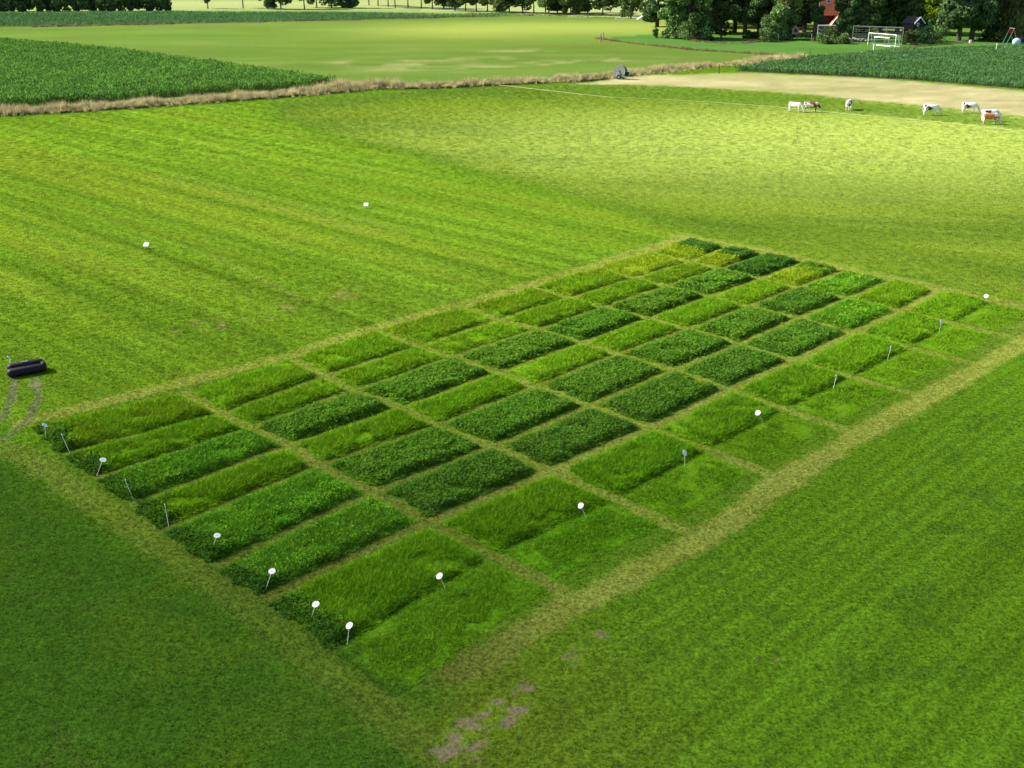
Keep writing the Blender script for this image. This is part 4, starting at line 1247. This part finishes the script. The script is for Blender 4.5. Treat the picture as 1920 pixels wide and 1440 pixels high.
# farm building bits seen above the far left hedge
fb = empty('far_barn', at(100, 5)); tag(fb, 'far barn with red roof glimpsed above the left hedgerow', 'barn')
MB().box((0, 6, 1.8), (12, 9, 3.6)).build('wall', M_GREYW, fb)
MB().poly([(-6.5, 1.2, 3.6), (6.5, 1.2, 3.6), (6.5, 6, 7.2), (-6.5, 6, 7.2)], .15, (0, 0, 1)).build('roof', plain('dull_red_roof', (.28, .10, .10), .8), fb)
MB().box((2.5, 1.4, 1.4), (3, .1, 2.6)).build('door', M_WHITE, fb)

# ------------------------------------------------------------------ cows
def cow_mesh():
    """one fused skin over lofted trunk, neck, head and jointed legs"""
    bm = bmesh.new()
    def loft(rings, seg=16):
        prev = None
        for (p, rx, rz, tilt) in rings:      # ring plane faces along x, tilted about y
            vs = []
            for i in range(seg):
                a = 2 * math.pi * i / seg
                q = Vector((0, math.cos(a) * rx, math.sin(a) * rz))
                q.rotate(Euler((0, tilt, 0)))
                vs.append(bm.verts.new(Vector(p) + q))
            if prev:
                for i in range(seg): bm.faces.new((prev[i], prev[(i + 1) % seg], vs[(i + 1) % seg], vs[i]))
            else: bm.faces.new(vs)
            prev = vs
        bm.faces.new(prev[::-1])
    loft([((-.92, 0, 1.16), .10, .12, 0), ((-.88, 0, 1.12), .22, .24, 0), ((-.70, 0, 1.07), .29, .31, 0), ((-.40, 0, 1.00), .33, .37, 0), ((-.05, 0, .97), .36, .39, 0),
          ((.30, 0, .98), .34, .38, 0), ((.58, 0, 1.02), .28, .36, 0), ((.78, 0, 1.06), .20, .28, 0), ((.90, 0, 1.04), .12, .18, 0)])
    loft([((.62, 0, 1.10), .17, .24, .3), ((.86, 0, 1.00), .14, .20, .7), ((1.06, 0, .80), .11, .16, .9), ((1.20, 0, .60), .10, .13, 1.1)])
    loft([((1.10, 0, .66), .06, .06, 1.0), ((1.17, 0, .56), .115, .12, 1.15), ((1.27, 0, .38), .095, .105, 1.15), ((1.36, 0, .20), .07, .075, 1.15), ((1.40, 0, .11), .072, .062, 1.15)])
    def limb(pts):
        b = MB(); b.bm.free(); b.bm = bm
        for (p, r), (q, r2) in zip(pts[:-1], pts[1:]):
            b.bar(p, q, r, r2, 10); b.ball(q, r2, 1)
    for sy in (-1, 1):
        limb([((.60, sy * .17, .95), .15), ((.62, sy * .18, .62), .095), ((.62, sy * .18, .38), .062), ((.61, sy * .18, .10), .045), ((.63, sy * .18, .04), .058)])
        limb([((-.68, sy * .16, 1.00), .19), ((-.64, sy * .19, .70), .13), ((-.80, sy * .19, .44), .065), ((-.77, sy * .19, .12), .047), ((-.74, sy * .19, .04), .060)])
    limb([((-.90, 0, 1.20), .035), ((-.96, 0, 1.12), .032), ((-.99, 0, .72), .026), ((-.98, 0, .50), .045)])
    bmesh.ops.recalc_face_normals(bm, faces=bm.faces)
    me = bpy.data.meshes.new('cow_body'); bm.to_mesh(me); bm.free()
    o = bpy.data.objects.new('tmp', me); col.objects.link(o)
    m = o.modifiers.new('r', 'REMESH'); m.mode = 'VOXEL'; m.voxel_size = .032; m.use_smooth_shade = True
    m = o.modifiers.new('s', 'SMOOTH'); m.iterations = 3; m.factor = .5
    dg = bpy.context.evaluated_depsgraph_get()
    res = bpy.data.meshes.new_from_object(o.evaluated_get(dg))
    bpy.data.objects.remove(o)
    res.name = 'body'
    return res


def cow_mat(name, patch, thr, scale, off, base=(.80, .76, .72)):
    m, N, L = newmat(name)
    out = N.new('ShaderNodeOutputMaterial'); b = N.new('ShaderNodeBsdfPrincipled'); b.inputs['Roughness'].default_value = .75
    tc = N.new('ShaderNodeTexCoord'); mp = N.new('ShaderNodeMapping'); mp.inputs['Location'].default_value = off
    L.new(tc.outputs['Object'], mp.inputs[0])
    no = N.new('ShaderNodeTexNoise'); no.inputs['Scale'].default_value = scale; no.inputs['Detail'].default_value = 1.5
    L.new(mp.outputs[0], no.inputs['Vector'])
    cr = N.new('ShaderNodeValToRGB'); cr.color_ramp.elements[0].position = thr; cr.color_ramp.elements[1].position = thr + .02
    cr.color_ramp.elements[0].color = (*base, 1); cr.color_ramp.elements[1].color = (*patch, 1)
    L.new(no.outputs['Fac'], cr.inputs[0]); L.new(cr.outputs[0], b.inputs['Base Color']); L.new(b.outputs[0], out.inputs[0])
    return m


cowme = cow_mesh()
M_HORN = plain('hoof_horn', (.12, .10, .08), .6)
M_PINK = plain('pink_skin', (.55, .32, .28), .6)


def cow(px, py, rz, mat, lab, s=1.0, parts=True, hmat=None):
    c = empty('cow', at(px, py), rz); tag(c, lab, 'cow', 'cows grazing behind the trial field')
    c.scale = (s, s, s)
    me = cowme.copy(); me.materials.clear(); me.materials.append(mat)
    meshobj('body', me, c)
    for sy in (-1, 1):
        MB().ball((1.13, sy * .17, .66), .07, 1, (.5, 1.5, .9)).build('ear', hmat or mat, c, True)
    MB().ball((1.41, 0, .10), .07, 2, (.8, 1, .8)).build('muzzle', M_PINK, c, True)
    MB().ball((-.50, 0, .66), .17, 2, (1.1, 1, .8)).build('udder', M_PINK, c, True)
    for sy in (-1, 1): MB().bar((1.13, sy * .08, .70), (1.20, sy * .17, .80), .022, .008, 6).build('horn', M_HORN, c)
    return c


cw = cow_mat('white_hide', (.70, .66, .62), .62, 1.2, (0, 0, 0))
cr1 = cow_mat('red_pied_hide', (.20, .04, .022), .44, 1.25, (2.3, 1.1, .4))
cb = cow_mat('black_pied_hide', (.03, .03, .04), .60, 1.5, (4.0, 2.0, 1.0))
cb2 = cow_mat('grey_black_pied_hide', (.05, .05, .07), .61, 1.4, (7.0, 3.0, 2.0))
cr2 = cow_mat('ginger_pied_hide', (.50, .17, .06), .47, 1.1, (1.0, 5.0, 2.0))
cow(1490, 210, math.radians(-38), cw, 'all white cow, leftmost of the herd, grazing', .93)
cow(1520, 210.5, math.radians(-12), cr1, 'white cow with dark red-brown shoulder patches, grazing', .98)
cow(1591, 206, math.radians(62), cb, 'black and white cow standing apart seen from the end', 1.0)
cow(1744, 216, math.radians(-10), cb2, 'mostly white cow with dark ear, grazing near the hose', 1.02, hmat=M_RUBBER)
cow(1816, 212, math.radians(-16), cb2, 'white and grey cow by the stubble edge, head down', 1.0, hmat=M_RUBBER)
cow(1854, 227, math.radians(-8), cb, 'white and black cow behind the ginger one at right', 1.05)
cow(1855, 233, math.radians(-6), cr2, 'ginger and white cow nearest, at the right', 1.0)

# ------------------------------------------------------------------ hose reel machine and hose
rl = empty('hose_reel', at(1163, 148), math.radians(-28))
tag(rl, 'grey irrigation hose reel machine parked at the ditch bank', 'hose reel')
MB().bar((0, -.50, 1.25), (0, -.42, 1.25), 1.05, seg=32).build('flange', M_METAL, rl)
MB().bar((0, .42, 1.25), (0, .50, 1.25), 1.05, seg=32).build('flange', M_METAL, rl)
MB().bar((0, -.42, 1.25), (0, .42, 1.25), .80, seg=28).build('hose_coil', M_RUBBER, rl)
MB().bar((0, -.58, 1.25), (0, .58, 1.25), .16, seg=14).build('hub', M_RUBBER, rl)
fr = MB(); fr.box((.1, -.62, .45), (2.4, .10, .16)); fr.box((.1, .62, .45), (2.4, .10, .16)); fr.box((-1.0, 0, .45), (.12, 1.14, .14)); fr.box((1.2, 0, .45), (.12, 1.14, .14))
fr.bar((-.5, -.62, .5), (0, -.62, 1.25), .06).bar((.5, -.62, .5), (0, -.62, 1.25), .06).bar((-.5, .62, .5), (0, .62, 1.25), .06).bar((.5, .62, .5), (0, .62, 1.25), .06)
fr.build('frame', M_METAL, rl)
for sy in (-.85, .85): 
    wh = MB().bar((.1, sy - .12, .38), (.1, sy + .12, .38), .38, seg=20).build('wheel', M_RUBBER, rl)
    MB().bar((.1, sy - .13, .38), (.1, sy + .13, .38), .18, seg=14).build('rim', M_METAL, wh)
MB().bar((1.2, 0, .45), (2.5, 0, .4), .07).build('drawbar', M_METAL, rl)
MB().box((1.15, .2, .85), (.5, .6, .6), bev=.05).build('gearbox', M_BLACKW, rl)

hose = MB(); hpts = [at(*q, .05) for q in [(922, 159), (960, 162), (1020, 169), (1100, 178), (1150, 183), (1250, 187), (1340, 192), (1460, 201), (1540, 209), (1640, 219), (1760, 229), (1860, 240), (1935, 248), (2100, 266), (2300, 290)]]
for a, b_ in zip(hpts[:-1], hpts[1:]):
    for i in range(4):
        q0, q1 = a.lerp(b_, i / 4), a.lerp(b_, (i + 1) / 4)
        hose.bar(q0, q1, .04, seg=6)
hose = hose.build('irrigation_hose', plain('pale_yellow_hose', (.40, .46, .16), .6, .15, 1))
tag(hose, 'long pale yellow hose lying across the pasture past the cows', 'hose')

# ------------------------------------------------------------------ black shell at the wheel ruts
bx0, bx1 = at(13, 706), at(86, 693)
L_ = (bx1 - bx0).length
bb = empty('storage_box', (bx0 + bx1) / 2, math.atan2(bx1.y - bx0.y, bx1.x - bx0.x))
tag(bb, 'long black rounded box with two ridges at the head of wheel ruts', 'black box')
MB().box((0, -.22, .22), (L_ * .98, .46, .40), bev=.17).build('lower_ridge', M_DARKP, bb, True)
MB().box((.04, .20, .32), (L_ * .94, .48, .46), bev=.18).build('upper_ridge', M_DARKP, bb, True)
MB().box((L_ * .45, .0, .28), (.26, .70, .40), bev=.12).build('end_cap', M_RUBBER, bb, True)
MB().box((0, .14, .565), (.34, .10, .012), rx=.1).build('name_plate', plain('grey_plate', (.16, .17, .19), .5), bb)
MB().box((0, -.02, .16), (L_ * .9, .05, .10)).build('seam', M_RUBBER, bb)
for sx in (-.55, .55): MB().bar((sx, -.40, .13), (sx, -.26, .13), .13, seg=16).build('wheel', M_RUBBER, bb)

# ------------------------------------------------------------------ numbered disc markers
M_STICK = plain('pale_wooden_stick', (.78, .80, .60), .8, .15, 10)
M_INK = plain('grey_ink', (.34, .36, .38), .8)


def marker(px, py, dx, dy, face, lab, size=.115, name='plot_marker', top=.66):
    """disc seen at px,py; the stick runs dx,dy pixels on from it"""
    T = at(px, py, top)
    dist = math.hypot(T.x, T.y, T.z - CAM_H)
    B0 = at(px + dx, py + dy, top - .30)
    ax = (B0 - T).normalized()
    base = T + ax * (top / max(.2, -ax.z))
    m = empty(name, base); tag(m, lab, 'marker', 'white disc markers on the plots')
    Tl = T - base
    MB().bar((0, 0, -.05), Tl, .011, .011, 8).build('stick', M_STICK, m)
    vd = (Vector((0, 0, CAM_H)) - T).normalized()
    side = vd.cross(Vector((0, 0, 1))).normalized()
    n = (vd * math.cos(face) + side * math.sin(face) * (-1) + SD * (1.1 * math.cos(face))).normalized()
    d = MB().bar(Tl - n * .006, Tl + n * .006, size, seg=28).build('disc', M_WHITE, m)
    MB().bar(Tl + n * .0065, Tl + n * .009, size * .2, seg=10).build('number_mark', M_INK, d)
    return m


MK = [(84, 797, 1, 12, .95, 'upright marker at the left front corner of the trial'),
      (117, 818, 7, 15, 1.48, 'thin edge-on marker in the leftmost front plot'),
      (193, 862, -6, 14, .75, 'tilted marker at the front of the second row'),
      (236, 904, 7, 15, 1.5, 'thin edge-on marker at the front of the third row'),
      (310, 951, 3, 17, 1.52, 'thin edge-on marker at the front of the fourth row'),
      (407, 1004, -6, 14, .7, 'tilted marker at the front of the fifth row'),
      (510, 1071, -6, 16, .55, 'tilted marker at the front of the sixth row'),
      (592, 1133, -6, 17, .45, 'marker at the front of the wide nearest plot'),
      (655, 1173, -2, 17, .1, 'full-face marker nearest the camera at plot corner'),
      (824, 1080, 6, 12, .1, 'marker in the middle of the nearest wide plot'),
      (1089, 948, 6, 12, .1, 'marker in the second wide plot from the camera'),
      (1284, 849, 0, 12, 1.2, 'narrow marker in the third wide plot'),
      (1421, 774, 6, 10, .3, 'bright marker in the fourth wide plot'),
      (1568, 706, -3, 12, 1.45, 'thin marker in the fifth wide plot'),
      (1670, 653, -3, 10, 1.47, 'thin marker in the sixth wide plot'),
      (1765, 604, -2, 9, 1.3, 'narrow marker in the seventh wide plot'),
      (1849, 555, 5, 4, .5, 'bright marker in the farthest wide plot'),
      (17, 671, 4, 14, 1.2, 'slim marker behind the black box at left edge')]
for (px, py, dx, dy, fc_, lab) in MK: marker(px, py, dx, dy, fc_, lab, .115 if py > 900 else .125)

for px, py, lab in ((686.5, 385, 'far white square board in the left field'), (275, 461, 'nearer white square board in the left field')):
    p = at(px, py + 5)
    m = empty('square_board', p, rnd.uniform(-.2, .2)); tag(m, lab, 'marker board', 'white square boards in the left field')
    bo = MB().box((0, 0, .28), (.36, .05, .36), rx=-1.0).build('board', M_WHITE, m)
    for sx in (-.12, .12): MB().bar((sx, 0.03, -.05), (sx, 0.03, .16), .018).build('leg', M_STICK, m)
    MB().box((0, -.018, .303), (.012, .01, .30), rx=-1.0).build('fold_line', M_INK, bo)
